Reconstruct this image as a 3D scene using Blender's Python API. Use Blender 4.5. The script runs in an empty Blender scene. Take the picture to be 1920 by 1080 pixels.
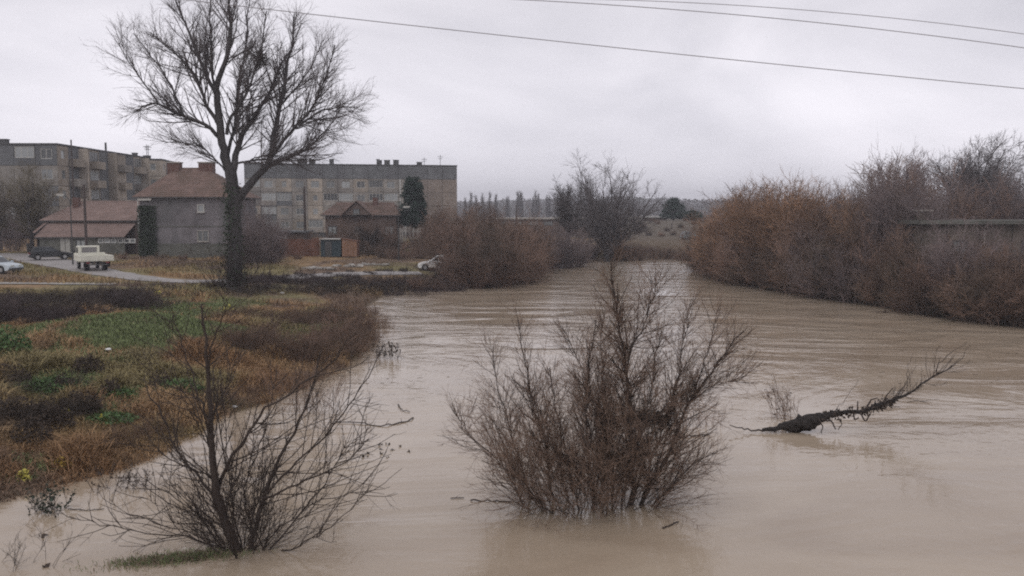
import bpy, math, random
import numpy as np
from mathutils import Vector, Matrix

R = math.radians
sc = bpy.context.scene
col = sc.collection
rng = np.random.default_rng(11)
random.seed(5)

# ------------------------------------------------------------------ camera
CAMH, F, HOR = 7.0, 1600.0, 400.0
TH = math.atan((540 - HOR) / F)
cam_d = bpy.data.cameras.new('camera')
cam = bpy.data.objects.new('camera', cam_d)
col.objects.link(cam)
cam.location = (0, 0, CAMH)
cam.rotation_euler = (math.pi / 2 - TH, 0, 0)
cam_d.sensor_width = 36
cam_d.lens = 36 * F / 1920
cam_d.clip_start = 0.1
cam_d.clip_end = 6000
sc.camera = cam
sc.render.resolution_x, sc.render.resolution_y = 1024, 576

# ------------------------------------------------------------------ world (overcast daylight)
SUN_EL, SUN_ROT = 48, 205
w = bpy.data.worlds.new('World')
sc.world = w
w.use_nodes = True
nt = w.node_tree
nt.nodes.clear()
N = nt.nodes.new
out = N('ShaderNodeOutputWorld')
bgA = N('ShaderNodeBackground'); bgA.inputs['Strength'].default_value = 0.06
sky = N('ShaderNodeTexSky'); sky.sky_type = 'NISHITA'; sky.sun_disc = False
sky.sun_elevation = R(SUN_EL); sky.sun_rotation = R(SUN_ROT); sky.dust_density = 4
nt.links.new(sky.outputs[0], bgA.inputs[0])
bgB = N('ShaderNodeBackground'); bgB.inputs['Strength'].default_value = 1.17
tc = N('ShaderNodeTexCoord')
mp = N('ShaderNodeMapping'); mp.inputs['Scale'].default_value = (1.0, 1.0, 2.6)
nz = N('ShaderNodeTexNoise'); nz.inputs['Scale'].default_value = 2.3; nz.inputs['Detail'].default_value = 5
nz.inputs['Roughness'].default_value = 0.5; nz.inputs['Distortion'].default_value = 0.4
nt.links.new(tc.outputs['Generated'], mp.inputs[0]); nt.links.new(mp.outputs[0], nz.inputs[0])
cr = N('ShaderNodeValToRGB')
cr.color_ramp.elements[0].position = 0.36; cr.color_ramp.elements[0].color = (0.550, 0.538, 0.585, 1)
cr.color_ramp.elements[1].position = 0.64; cr.color_ramp.elements[1].color = (0.780, 0.755, 0.805, 1)
nt.links.new(nz.outputs[0], cr.inputs[0])
sep = N('ShaderNodeSeparateXYZ'); nt.links.new(tc.outputs['Generated'], sep.inputs[0])
mr = N('ShaderNodeMapRange'); mr.inputs[1].default_value = 0.0; mr.inputs[2].default_value = 0.30
mr.inputs[3].default_value = 1.60; mr.inputs[4].default_value = 0.94
nt.links.new(sep.outputs[2], mr.inputs[0])
mul = N('ShaderNodeVectorMath'); mul.operation = 'SCALE'
nt.links.new(cr.outputs[0], mul.inputs[0]); nt.links.new(mr.outputs[0], mul.inputs['Scale'])
nt.links.new(mul.outputs[0], bgB.inputs[0])
mixs = N('ShaderNodeMixShader'); mixs.inputs[0].default_value = 0.93
nt.links.new(bgA.outputs[0], mixs.inputs[1]); nt.links.new(bgB.outputs[0], mixs.inputs[2])
nt.links.new(mixs.outputs[0], out.inputs['Surface'])

sd = bpy.data.lights.new('sun', 'SUN'); sd.energy = 0.6; sd.angle = R(30); sd.color = (1, 0.97, 0.93)
sun = bpy.data.objects.new('sun', sd); col.objects.link(sun)
sun.rotation_euler = (R(90 - SUN_EL), 0, R(180 - SUN_ROT))
sun.location = (0, 0, 60)
vs = sc.view_settings
vs.view_transform = 'Standard'; vs.look = 'None'; vs.exposure = 0.0; vs.gamma = 1.0; vs.use_curve_mapping = False
sc.render.engine = 'CYCLES'
sc.cycles.max_bounces = 6; sc.cycles.diffuse_bounces = 2; sc.cycles.glossy_bounces = 3
sc.cycles.transmission_bounces = 3; sc.cycles.volume_bounces = 0; sc.cycles.transparent_max_bounces = 6
sc.cycles.caustics_reflective = False; sc.cycles.caustics_refractive = False
sc.cycles.pixel_filter_type = 'BLACKMAN_HARRIS'; sc.cycles.filter_width = 2.0
sc.cycles.use_denoising = False

# ------------------------------------------------------------------ helpers
def ray(u, v):
    xc, yc = (u - 960) / F, (540 - v) / F
    return np.array([xc, math.cos(TH) + yc * math.sin(TH), -math.sin(TH) + yc * math.cos(TH)])
def P(u, v, Y):                      # point at forward distance Y
    d = ray(u, v); return np.array([0, 0, CAMH]) + d * (Y / d[1])
def G(u, v, z=0.0):                  # point at height z
    d = ray(u, v); return np.array([0, 0, CAMH]) + d * ((z - CAMH) / d[2])

def tag(o, label=None, cat=None, group=None, kind=None):
    if label: o['label'] = label
    if cat: o['category'] = cat
    if group: o['group'] = group
    if kind: o['kind'] = kind
    return o
def link(o, parent=None):
    col.objects.link(o)
    if parent is not None: o.parent = parent
    return o
def empty(name, loc=(0, 0, 0), rz=0.0):
    o = bpy.data.objects.new(name, None); o.empty_display_size = 0.3
    o.location = [float(c) for c in loc]; o.rotation_euler = (0, 0, rz)
    return link(o)
def copy_tree(o, parent=None):
    c = o.copy(); col.objects.link(c)
    if parent is not None:
        c.parent = parent
    for ch in list(o.children): copy_tree(ch, c)
    return c

# ---- materials
def mat(name, colr, rough=0.85, var=0.25, scale=3.0, bump=0.0, bscale=20.0, rnd=0.0, metal=0.0, spec=0.3, obj=False, stretch=(1, 1, 1), stain=None):
    m = bpy.data.materials.new(name); m.use_nodes = True
    t = m.node_tree; b = t.nodes['Principled BSDF']
    b.inputs['Roughness'].default_value = rough; b.inputs['Metallic'].default_value = metal
    b.inputs['Specular IOR Level'].default_value = spec
    tcn = t.nodes.new('ShaderNodeTexCoord'); mpn = t.nodes.new('ShaderNodeMapping'); mpn.inputs['Scale'].default_value = stretch
    geo = t.nodes.new('ShaderNodeNewGeometry')
    t.links.new(tcn.outputs['Object'] if obj else geo.outputs['Position'], mpn.inputs[0])
    n = t.nodes.new('ShaderNodeTexNoise'); n.inputs['Scale'].default_value = scale; n.inputs['Detail'].default_value = 6; n.inputs['Roughness'].default_value = 0.6
    t.links.new(mpn.outputs[0], n.inputs[0])
    r = t.nodes.new('ShaderNodeValToRGB')
    c = np.array(colr)
    lo = c * (1 - var); hi = np.minimum(c * (1 + var), 0.95)
    r.color_ramp.elements[0].position = 0.3; r.color_ramp.elements[0].color = (*lo, 1)
    r.color_ramp.elements[1].position = 0.7; r.color_ramp.elements[1].color = (*hi, 1)
    t.links.new(n.outputs[0], r.inputs[0])
    last = r.outputs[0]
    if stain is not None:
        n2 = t.nodes.new('ShaderNodeTexNoise'); n2.inputs['Scale'].default_value = stain[1]; n2.inputs['Detail'].default_value = 4
        m2 = t.nodes.new('ShaderNodeMapping'); m2.inputs['Scale'].default_value = stain[2]
        t.links.new(geo.outputs['Position'], m2.inputs[0]); t.links.new(m2.outputs[0], n2.inputs[0])
        rr = t.nodes.new('ShaderNodeMapRange'); rr.inputs[1].default_value = 0.45; rr.inputs[2].default_value = 0.7
        t.links.new(n2.outputs[0], rr.inputs[0])
        mx = t.nodes.new('ShaderNodeMix'); mx.data_type = 'RGBA'
        t.links.new(rr.outputs[0], mx.inputs['Factor']); t.links.new(last, mx.inputs['A']); mx.inputs['B'].default_value = (*stain[0], 1)
        last = mx.outputs['Result']
    if rnd > 0:
        oi = t.nodes.new('ShaderNodeObjectInfo')
        hs = t.nodes.new('ShaderNodeHueSaturation')
        mr_ = t.nodes.new('ShaderNodeMapRange'); mr_.inputs[3].default_value = 1 - rnd; mr_.inputs[4].default_value = 1 + rnd
        t.links.new(oi.outputs['Random'], mr_.inputs[0]); t.links.new(mr_.outputs[0], hs.inputs['Value'])
        t.links.new(last, hs.inputs['Color']); last = hs.outputs[0]
    t.links.new(last, b.inputs['Base Color'])
    if bump > 0:
        n3 = t.nodes.new('ShaderNodeTexNoise'); n3.inputs['Scale'].default_value = bscale; n3.inputs['Detail'].default_value = 4
        t.links.new(mpn.outputs[0], n3.inputs[0])
        bp = t.nodes.new('ShaderNodeBump'); bp.inputs['Strength'].default_value = bump; bp.inputs['Distance'].default_value = 0.05
        t.links.new(n3.outputs[0], bp.inputs['Height']); t.links.new(bp.outputs[0], b.inputs['Normal'])
    return m
def vmat(name, rough=0.9, var=0.25, scale=4.0, bump=0.0, spec=0.2, trans=0.0):
    m = bpy.data.materials.new(name); m.use_nodes = True
    t = m.node_tree; b = t.nodes['Principled BSDF']; b.inputs['Roughness'].default_value = rough
    b.inputs['Specular IOR Level'].default_value = spec
    a = t.nodes.new('ShaderNodeVertexColor'); a.layer_name = 'col'
    geo = t.nodes.new('ShaderNodeNewGeometry')
    n = t.nodes.new('ShaderNodeTexNoise'); n.inputs['Scale'].default_value = scale; n.inputs['Detail'].default_value = 5
    t.links.new(geo.outputs['Position'], n.inputs[0])
    mr_ = t.nodes.new('ShaderNodeMapRange'); mr_.inputs[1].default_value = 0.25; mr_.inputs[2].default_value = 0.75
    mr_.inputs[3].default_value = 1 - var; mr_.inputs[4].default_value = 1 + var
    t.links.new(n.outputs[0], mr_.inputs[0])
    v = t.nodes.new('ShaderNodeVectorMath'); v.operation = 'SCALE'
    t.links.new(a.outputs[0], v.inputs[0]); t.links.new(mr_.outputs[0], v.inputs['Scale'])
    t.links.new(v.outputs[0], b.inputs['Base Color'])
    if bump > 0:
        n3 = t.nodes.new('ShaderNodeTexNoise'); n3.inputs['Scale'].default_value = 6; n3.inputs['Detail'].default_value = 8
        t.links.new(geo.outputs['Position'], n3.inputs[0])
        bp = t.nodes.new('ShaderNodeBump'); bp.inputs['Strength'].default_value = bump; bp.inputs['Distance'].default_value = 0.1
        t.links.new(n3.outputs[0], bp.inputs['Height']); t.links.new(bp.outputs[0], b.inputs['Normal'])
    return m

# ---- meshes from numpy arrays
def mesh_np(name, V, quads=None, tris=None, material=None, colors=None, smooth=False):
    me = bpy.data.meshes.new(name)
    V = np.asarray(V, dtype=np.float32).reshape(-1, 3)
    nq = 0 if quads is None else len(quads); ntr = 0 if tris is None else len(tris)
    me.vertices.add(len(V)); me.vertices.foreach_set('co', V.ravel())
    loops = []; starts = []; totals = []; base = 0
    if nq:
        q = np.asarray(quads, dtype=np.int32).reshape(-1, 4); loops.append(q.ravel())
        starts.append(np.arange(nq, dtype=np.int32) * 4); totals.append(np.full(nq, 4, np.int32)); base = nq * 4
    if ntr:
        q = np.asarray(tris, dtype=np.int32).reshape(-1, 3); loops.append(q.ravel())
        starts.append(base + np.arange(ntr, dtype=np.int32) * 3); totals.append(np.full(ntr, 3, np.int32))
    L = np.concatenate(loops)
    me.loops.add(len(L)); me.loops.foreach_set('vertex_index', L)
    me.polygons.add(nq + ntr)
    me.polygons.foreach_set('loop_start', np.concatenate(starts))
    me.polygons.foreach_set('loop_total', np.concatenate(totals))
    if smooth: me.polygons.foreach_set('use_smooth', np.ones(nq + ntr, dtype=bool))
    me.update(calc_edges=True)
    if colors is not None:
        ca = me.color_attributes.new('col', 'FLOAT_COLOR', 'POINT')
        c4 = np.ones((len(V), 4), np.float32); c4[:, :3] = colors
        ca.data.foreach_set('color', c4.ravel())
    if material: me.materials.append(material)
    return me
def nobj(name, me, parent=None, loc=None, rz=None):
    o = bpy.data.objects.new(name, me)
    if loc is not None: o.location = [float(c) for c in loc]
    if rz is not None: o.rotation_euler = (0, 0, rz)
    return link(o, parent)

class MB:                                  # small hard-surface builder
    def __init__(s): s.v = []; s.f = []
    def add(s, vs_, fs):
        b = len(s.v); s.v += [tuple(float(c) for c in p) for p in vs_]; s.f += [tuple(b + i for i in f) for f in fs]; return s
    def box(s, x0, y0, z0, x1, y1, z1):
        return s.add([(x0, y0, z0), (x1, y0, z0), (x1, y1, z0), (x0, y1, z0), (x0, y0, z1), (x1, y0, z1), (x1, y1, z1), (x0, y1, z1)],
                     [(0, 3, 2, 1), (4, 5, 6, 7), (0, 1, 5, 4), (1, 2, 6, 5), (2, 3, 7, 6), (3, 0, 4, 7)])
    def prism(s, prof, y0, y1, inset=0.0, axis='y'):       # profile (x,z) extruded in y
        n = len(prof)
        a = [(x, y0, z) for x, z in prof]; b_ = [(x, y1, z) for x, z in prof]
        return s.add(a + b_, [tuple(range(n)), tuple(range(2 * n - 1, n - 1, -1))] + [((i + 1) % n, i, i + n, (i + 1) % n + n) for i in range(n)])
    def cyl(s, c, r, h, n=12, axis='z', r2=None):
        r2 = r if r2 is None else r2
        a = []; b_ = []
        for i in range(n):
            t = 2 * math.pi * i / n; p, q = math.cos(t), math.sin(t)
            if axis == 'z': a.append((c[0] + r * p, c[1] + r * q, c[2])); b_.append((c[0] + r2 * p, c[1] + r2 * q, c[2] + h))
            elif axis == 'y': a.append((c[0] + r * p, c[1], c[2] + r * q)); b_.append((c[0] + r2 * p, c[1] + h, c[2] + r2 * q))
            else: a.append((c[0], c[1] + r * p, c[2] + r * q)); b_.append((c[0] + h, c[1] + r2 * p, c[2] + r2 * q))
        return s.add(a + b_, [tuple(range(n - 1, -1, -1)), tuple(range(n, 2 * n))] + [(i, (i + 1) % n, (i + 1) % n + n, i + n) for i in range(n)])
    def mesh(s, name, m):
        me = bpy.data.meshes.new(name); me.from_pydata(s.v, [], s.f); me.materials.append(m); me.validate(); me.update()
        return me
    def build(s, name, m, parent=None, loc=None, rz=None, bevel=0.0):
        o = nobj(name, s.mesh(name, m), parent, loc, rz)
        if bevel > 0:
            md = o.modifiers.new('bevel', 'BEVEL'); md.width = bevel; md.segments = 2; md.limit_method = 'ANGLE'
        return o

# ---- branching
def nrm(a): return a / np.maximum(np.linalg.norm(a, axis=-1, keepdims=True), 1e-9)
def grow(start, d, L, r0, r1, Pn=5, wig=0.12, up=0.0, g=rng):
    n = len(start); pts = np.zeros((n, Pn, 3)); pts[:, 0] = start; d = nrm(d); cur = d.copy()
    L = np.broadcast_to(np.asarray(L, float), (n,)); step = (L / (Pn - 1))[:, None]
    for i in range(1, Pn):
        cur = nrm(cur + g.normal(0, wig, (n, 3)) + np.array([0, 0, up]))
        pts[:, i] = pts[:, i - 1] + cur * step
    t = np.linspace(0, 1, Pn)[None]
    r0 = np.broadcast_to(np.asarray(r0, float), (n,))[:, None]; r1 = np.broadcast_to(np.asarray(r1, float), (n,))[:, None]
    return pts, r0 * (1 - t) + r1 * t
def kids(par, n, t0, t1, ang, Lfun, rfac, rmin, Pn=5, wig=0.12, up=0.1, g=rng, rtip=0.5, rmax=9.0, tpow=1.0):
    pts, rad = par; m, Pp, _ = pts.shape
    ln = np.linalg.norm(np.diff(pts, axis=1), axis=2).sum(1)
    idx = g.choice(m, n, p=ln / ln.sum())
    t = t0 + (t1 - t0) * g.random(n) ** tpow
    f = t * (Pp - 1); i0 = np.minimum(f.astype(int), Pp - 2); a = (f - i0)[:, None]
    p = pts[idx, i0] * (1 - a) + pts[idx, i0 + 1] * a
    tg = nrm(pts[idx, i0 + 1] - pts[idx, i0])
    rr = rad[idx, i0] * (1 - a[:, 0]) + rad[idx, i0 + 1] * a[:, 0]
    pr = nrm(np.cross(tg, g.normal(0, 1, (n, 3))))
    an = np.radians(g.normal(ang[0], ang[1], n))[:, None]
    d = tg * np.cos(an) + pr * np.sin(an)
    L = Lfun(t, ln[idx]) * g.uniform(0.35, 1.35, n)
    r0 = np.clip(rr * rfac, rmin, rmax)
    return grow(p, d, L, r0, np.maximum(r0 * rtip, rmin * 0.6), Pn, wig, up, g)
def traced(lines, Pn=14, seed=0, jit=0.02):
    """lines: list of (list of 3D points, r0, r1) -> resampled smooth polylines"""
    g = np.random.default_rng(seed); out_p = []; out_r = []
    for pl, r0, r1 in lines:
        pl = np.array(pl, float); s = np.r_[0, np.cumsum(np.linalg.norm(np.diff(pl, axis=0), axis=1))]
        q = np.linspace(0, s[-1], Pn)
        c = np.stack([np.interp(q, s, pl[:, k]) for k in range(3)], 1)
        c[1:-1] = 0.25 * c[:-2] + 0.5 * c[1:-1] + 0.25 * c[2:]
        L = s[-1]; c[1:-1] += g.normal(0, jit * L / Pn * 2, (Pn - 2, 3))
        out_p.append(c); t = np.linspace(0, 1, Pn) ** 0.8; out_r.append(r0 * (1 - t) + r1 * t)
    return np.array(out_p), np.array(out_r)
def tube_arrays(branches, sides):
    Vs = []; Qs = []; base = 0
    for (pts, rad), S in zip(branches, sides):
        n, Pp, _ = pts.shape
        tg = np.gradient(pts, axis=1); tg = nrm(tg)
        mean = nrm(tg.mean(1)); ref = np.where((np.abs(mean[:, 2:3]) > 0.8), np.array([[1.0, 0.1, 0]]), np.array([[0.05, 0.1, 1.0]]))
        u = nrm(np.cross(tg, ref[:, None, :])); v = np.cross(tg, u)
        th = np.arange(S) * 2 * np.pi / S
        ring = pts[:, :, None] + rad[:, :, None, None] * (np.cos(th)[None, None, :, None] * u[:, :, None] + np.sin(th)[None, None, :, None] * v[:, :, None])
        Vs.append(ring.reshape(-1, 3))
        idx = (np.arange(n * Pp * S).reshape(n, Pp, S)) + base
        a = idx[:, :-1]; b = np.roll(a, -1, axis=2); c = idx[:, 1:]; d = np.roll(c, -1, axis=2)
        Qs.append(np.stack([a, b, d, c], -1).reshape(-1, 4)); base += n * Pp * S
    return np.concatenate(Vs), np.concatenate(Qs)
def tube_mesh(name, branches, sides, m):
    V, Q = tube_arrays(branches, sides)
    return mesh_np(name, V, quads=Q, material=m, smooth=True)
def leaf_arrays(c, size, g=rng, asp=0.55, nbias=None):
    n = len(c); a = nrm(g.normal(0, 1, (n, 3)))
    if nbias is not None: a = nrm(a + nbias)
    b = nrm(np.cross(a, g.normal(0, 1, (n, 3)))); s = (size * g.uniform(0.6, 1.3, n))[:, None]
    V = np.stack([c - a * s, c + b * s * asp, c + a * s, c - b * s * asp], 1).reshape(-1, 3)
    return V, np.arange(4 * n).reshape(-1, 4)

# ---- value noise
_vn = np.random.default_rng(3).random((256, 256))
def vnoise(x, y, s, o=0):
    x = np.asarray(x) / s + 31.7 * o + 100; y = np.asarray(y) / s + 17.3 * o + 100
    xi = np.floor(x).astype(int); yi = np.floor(y).astype(int); fx = x - xi; fy = y - yi
    fx = fx * fx * (3 - 2 * fx); fy = fy * fy * (3 - 2 * fy)
    a = _vn[xi % 256, yi % 256]; b = _vn[(xi + 1) % 256, yi % 256]; c = _vn[xi % 256, (yi + 1) % 256]; d = _vn[(xi + 1) % 256, (yi + 1) % 256]
    return (a * (1 - fx) + b * fx) * (1 - fy) + (c * (1 - fx) + d * fx) * fy
def fbm(x, y, s, o=0): return (vnoise(x, y, s, o) + 0.5 * vnoise(x, y, s / 2, o + 1) + 0.25 * vnoise(x, y, s / 4, o + 2)) / 1.75
def sstep(a, b, x): t = np.clip((x - a) / (b - a), 0, 1); return t * t * (3 - 2 * t)

# ------------------------------------------------------------------ river outline and terrain
LEFT_PX = [(-420, 990), (-120, 962), (0, 938), (60, 925), (150, 902), (230, 880), (300, 852), (345, 822), (410, 785), (480, 758), (560, 728), (620, 700), (665, 668), (690, 640), (692, 600), (690, 575), (730, 550), (850, 541), (940, 537), (985, 524), (1030, 506), (1090, 495), (1130, 490)]
RIGHT_PX = [(1322, 484), (1306, 500), (1330, 520), (1450, 545), (1600, 567), (1700, 582), (1800, 600), (1925, 614), (2150, 640)]
LW = [tuple(G(u, v)[:2]) for u, v in LEFT_PX]
RW = [tuple(G(u, v)[:2]) for u, v in RIGHT_PX]
river = [(-90, -45), (-70, 6)] + LW + [(20, 131), (24, 137)] + RW + [(75, 30), (130, 5), (200, -45)]
river = np.array(river)
def river_sd(x, y):                  # positive on land
    x = np.asarray(x, float).ravel(); y = np.asarray(y, float).ravel()
    p = np.stack([x, y], 1); best = np.full(len(p), 1e9); inside = np.zeros(len(p), bool)
    for i in range(len(river)):
        a = river[i]; b = river[(i + 1) % len(river)]; ab = b - a
        t = np.clip(((p - a) @ ab) / (ab @ ab), 0, 1); q = a + t[:, None] * ab
        best = np.minimum(best, np.hypot(*(p - q).T))
        cond = ((a[1] > y) != (b[1] > y)); xi = a[0] + (y - a[1]) * ab[0] / (ab[1] if abs(ab[1]) > 1e-9 else 1e-9)
        inside ^= cond & (x < xi)
    return np.where(inside, -best, best)
MOUND = G(295, 596, 2.1)
def ground_z(x, y, d=None):
    x = np.asarray(x, float); y = np.asarray(y, float); sh = x.shape
    if d is None: d = river_sd(x, y).reshape(sh)
    right = x > (0.1 * y + 5)
    zl = 2.0 * (1 - np.exp(-d / 10.0)) * (0.75 + 0.25 * sstep(0, 3, d))
    zr = 2.4 * (1 - np.exp(-d / 4.0))
    zz = np.where(right, zr, zl)
    jit = (fbm(x, y, 2.2) - 0.5) * 0.30 * sstep(0.5, 5, d) * (1 - sstep(52, 58, y))
    zz = zz + jit + 0.95 * np.exp(-(((x - MOUND[0]) / 4.8) ** 2 + ((y - MOUND[1]) / 3.6) ** 2)) * (d > 0)
    zz = zz + 2.9 * sstep(150, 185, y) * sstep(18, 28, x - 0)
    zz = np.where(d > 0, zz, np.maximum(d * 0.35, -1.6))
    return zz
def gz(x, y): return float(ground_z(np.array([x]), np.array([y]))[0])

# real colour of what covers the left bank (green grass, straw, dead growth)
PATCH = [  # px, py, rx, ry (photo pixels, dropped to world), green amount
    (310, 592, 75, 30, .8), (260, 572, 50, 14, 0.7), (95, 722, 75, 22, 0.8), (335, 728, 45, 16, 0.8), (215, 765, 65, 18, 0.6), (8, 645, 30, 34, 0.9),
    (590, 620, 60, 24, 0.55), (150, 665, 110, 16, 0.22), (230, 742, 40, 12, 0.7), (40, 880, 60, 22, 0.35), (415, 575, 70, 16, 0.7)]
def hit(u, v):
    z = 1.0
    for _ in range(14): q = G(u, v, z); z = .5 * z + .5 * max(0.0, gz(q[0], q[1]))
    return G(u, v, z)
PW = []
for (u, v, rx, ry, a) in PATCH:
    c = hit(u, v); ex = 1.25 * (hit(u + rx, v)[0] - c[0]); ey = .75 * (hit(u, v - ry)[1] - hit(u, v + ry)[1])
    PW.append((c[0], c[1], ex, abs(ey), a))
GREEN = np.array([0.165, 0.200, 0.090]); STRAW = np.array([0.38, 0.255, 0.140]); RUST = np.array([0.27, 0.160, 0.085]); DEAD = np.array([0.19, 0.135, 0.100]); OLIVE = np.array([0.235, 0.205, 0.100])
PW.append((MOUND[0] - .2, MOUND[1] - .4, 3.6, 4.2, .9)); PW.append((MOUND[0] + 3.6, MOUND[1] + .8, 2.6, 2.2, .7))
def greenness(x, y):
    gsum = np.zeros_like(x)
    for cx, cy, ex, ey, a in PW:
        q = ((x - cx) / ex) ** 2 + ((y - cy) / ey) ** 2 + (fbm(x, y, 1.2, 7) - 0.5) * 1.1
        gsum = np.maximum(gsum, a * (1 - sstep(0.45, 1.25, q)))
    return gsum
def bank_color(x, y, jitter=None):
    x = np.asarray(x, float); y = np.asarray(y, float)
    a = fbm(x, y, 4.5, 2); b = fbm(x, y, 2.4, 9)
    def mixc(c1, c2, t): return c1 * (1 - t[..., None]) + c2 * t[..., None]
    c = mixc(np.broadcast_to(RUST, x.shape + (3,)), STRAW, sstep(0.34, 0.62, a))
    c = mixc(c, DEAD, .85 * sstep(0.54, 0.72, b)); c = mixc(c, OLIVE, 0.85 * sstep(0.40, 0.62, fbm(x, y, 3.3, 21)) * sstep(22, 30, y))
    gn = greenness(x, y)
    if jitter is not None: gn = (jitter < gn).astype(float)
    c = mixc(c, GREEN, gn)
    far_mix = sstep(57, 62, y)
    dirt = mixc(mixc(np.broadcast_to(OLIVE * 1.05, x.shape + (3,)), STRAW * .9, sstep(.4, .6, fbm(x, y, 9, 33))), DEAD, sstep(.5, .62, fbm(x, y, 5, 41)))
    c = mixc(c, dirt, far_mix * .9)
    return c

xs = np.concatenate([np.arange(-900, -80, 25), np.arange(-80, -2, 0.5), np.arange(-2, 90, 1.0), np.arange(90, 901, 25)])
ys = np.concatenate([np.arange(-45, 14, 3), np.arange(14, 64, 0.5), np.arange(64, 200, 1.5), np.arange(200, 2000, 50)])
XX, YY = np.meshgrid(xs, ys)
DD = river_sd(XX, YY).reshape(XX.shape)
ZZ = ground_z(XX, YY, DD)
V = np.stack([XX, YY, ZZ], -1).reshape(-1, 3)
nr, nc = XX.shape
I = np.arange(nr * nc).reshape(nr, nc)
Q = np.stack([I[:-1, :-1], I[:-1, 1:], I[1:, 1:], I[1:, :-1]], -1).reshape(-1, 4)
MUD = np.array([0.13, 0.10, 0.07])
cc = bank_color(XX, YY); edge = (1 - sstep(0.0, 1.2, DD))[..., None]
cc = cc * 0.8 * (1 - edge) + MUD * edge
rt = ((XX > 0.1 * YY + 5))[..., None]
cc = np.where(rt, np.array([0.12, 0.09, 0.06]), cc)
field = (sstep(145, 165, YY) * sstep(15, 25, XX))[..., None]
cc = cc * (1 - field) + np.array([0.125, 0.105, 0.082]) * field
m_ground = vmat('ground', 0.95, 0.35, 1.6, 0.6)
gme = mesh_np('ground', V, quads=Q, material=m_ground, colors=cc.reshape(-1, 3), smooth=True)
tag(nobj('ground', gme), kind='structure')

# water
m_water = bpy.data.materials.new('muddy_water'); m_water.use_nodes = True
t = m_water.node_tree; b = t.nodes['Principled BSDF']
b.inputs['Roughness'].default_value = 0.05; b.inputs['IOR'].default_value = 1.45
geo = t.nodes.new('ShaderNodeNewGeometry')
def wn(scale, stretch, detail=3, dist=0.0):
    mp_ = t.nodes.new('ShaderNodeMapping'); mp_.inputs['Scale'].default_value = stretch; mp_.inputs['Rotation'].default_value = (0, 0, R(-12))
    n_ = t.nodes.new('ShaderNodeTexNoise'); n_.inputs['Scale'].default_value = scale; n_.inputs['Detail'].default_value = detail; n_.inputs['Distortion'].default_value = dist
    t.links.new(geo.outputs['Position'], mp_.inputs[0]); t.links.new(mp_.outputs[0], n_.inputs[0]); return n_.outputs[0]
def mth(op, a, b_=None, c_=None):
    n_ = t.nodes.new('ShaderNodeMath'); n_.operation = op
    for i, v_ in enumerate((a, b_, c_)):
        if v_ is None: continue
        if isinstance(v_, (int, float)): n_.inputs[i].default_value = v_
        else: t.links.new(v_, n_.inputs[i])
    return n_.outputs[0]
wcol = t.nodes.new('ShaderNodeValToRGB'); wcol.color_ramp.elements[0].position = 0.3; wcol.color_ramp.elements[0].color = (0.345, 0.270, 0.195, 1)
wcol.color_ramp.elements[1].position = 0.7; wcol.color_ramp.elements[1].color = (0.440, 0.360, 0.270, 1)
t.links.new(wn(0.22, (0.6, 1.0, 1), 8, 1.6), wcol.inputs[0]); t.links.new(wcol.outputs[0], b.inputs['Base Color'])
rip = wn(3.6, (0.8, 1.0, 1), 4, 0.3); swell = wn(1.1, (0.8, 1.0, 1), 4, 0.6); cur = wn(0.42, (0.7, 1.0, 1), 5, 0.8)
amp = t.nodes.new('ShaderNodeMapRange'); amp.inputs[1].default_value = 0.38; amp.inputs[2].default_value = 0.62; amp.inputs[3].default_value = 0.12; amp.inputs[4].default_value = 1.15
t.links.new(wn(0.11, (0.7, 1.2, 1), 6, 2.0), amp.inputs[0])
sepw = t.nodes.new('ShaderNodeSeparateXYZ'); t.links.new(geo.outputs['Position'], sepw.inputs[0])
far = t.nodes.new('ShaderNodeMapRange'); far.inputs[1].default_value = 22; far.inputs[2].default_value = 60; far.inputs[3].default_value = 0.30; far.inputs[4].default_value = 1.0
t.links.new(sepw.outputs[1], far.inputs[0])      # the current runs fast mid-river, the flooded bank by the bridge is slack
h = mth('ADD', mth('MULTIPLY', rip, 0.36), mth('ADD', mth('MULTIPLY', swell, 0.75), mth('MULTIPLY', cur, 0.6)))
h = mth('MULTIPLY', h, mth('MULTIPLY', amp.outputs[0], far.outputs[0]))
bp = t.nodes.new('ShaderNodeBump'); bp.inputs['Strength'].default_value = 1.0; bp.inputs['Distance'].default_value = 0.082
t.links.new(h, bp.inputs['Height']); t.links.new(bp.outputs[0], b.inputs['Normal'])
wx = np.linspace(-140, 260, 41); wy = np.linspace(-45, 150, 21); WX, WY = np.meshgrid(wx, wy)
I = np.arange(WX.size).reshape(WX.shape)
wme = mesh_np('water', np.stack([WX, WY, np.zeros_like(WX)], -1).reshape(-1, 3), quads=np.stack([I[:-1, :-1], I[:-1, 1:], I[1:, 1:], I[1:, :-1]], -1).reshape(-1, 4), material=m_water)
tag(nobj('water', wme), kind='structure')

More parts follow.
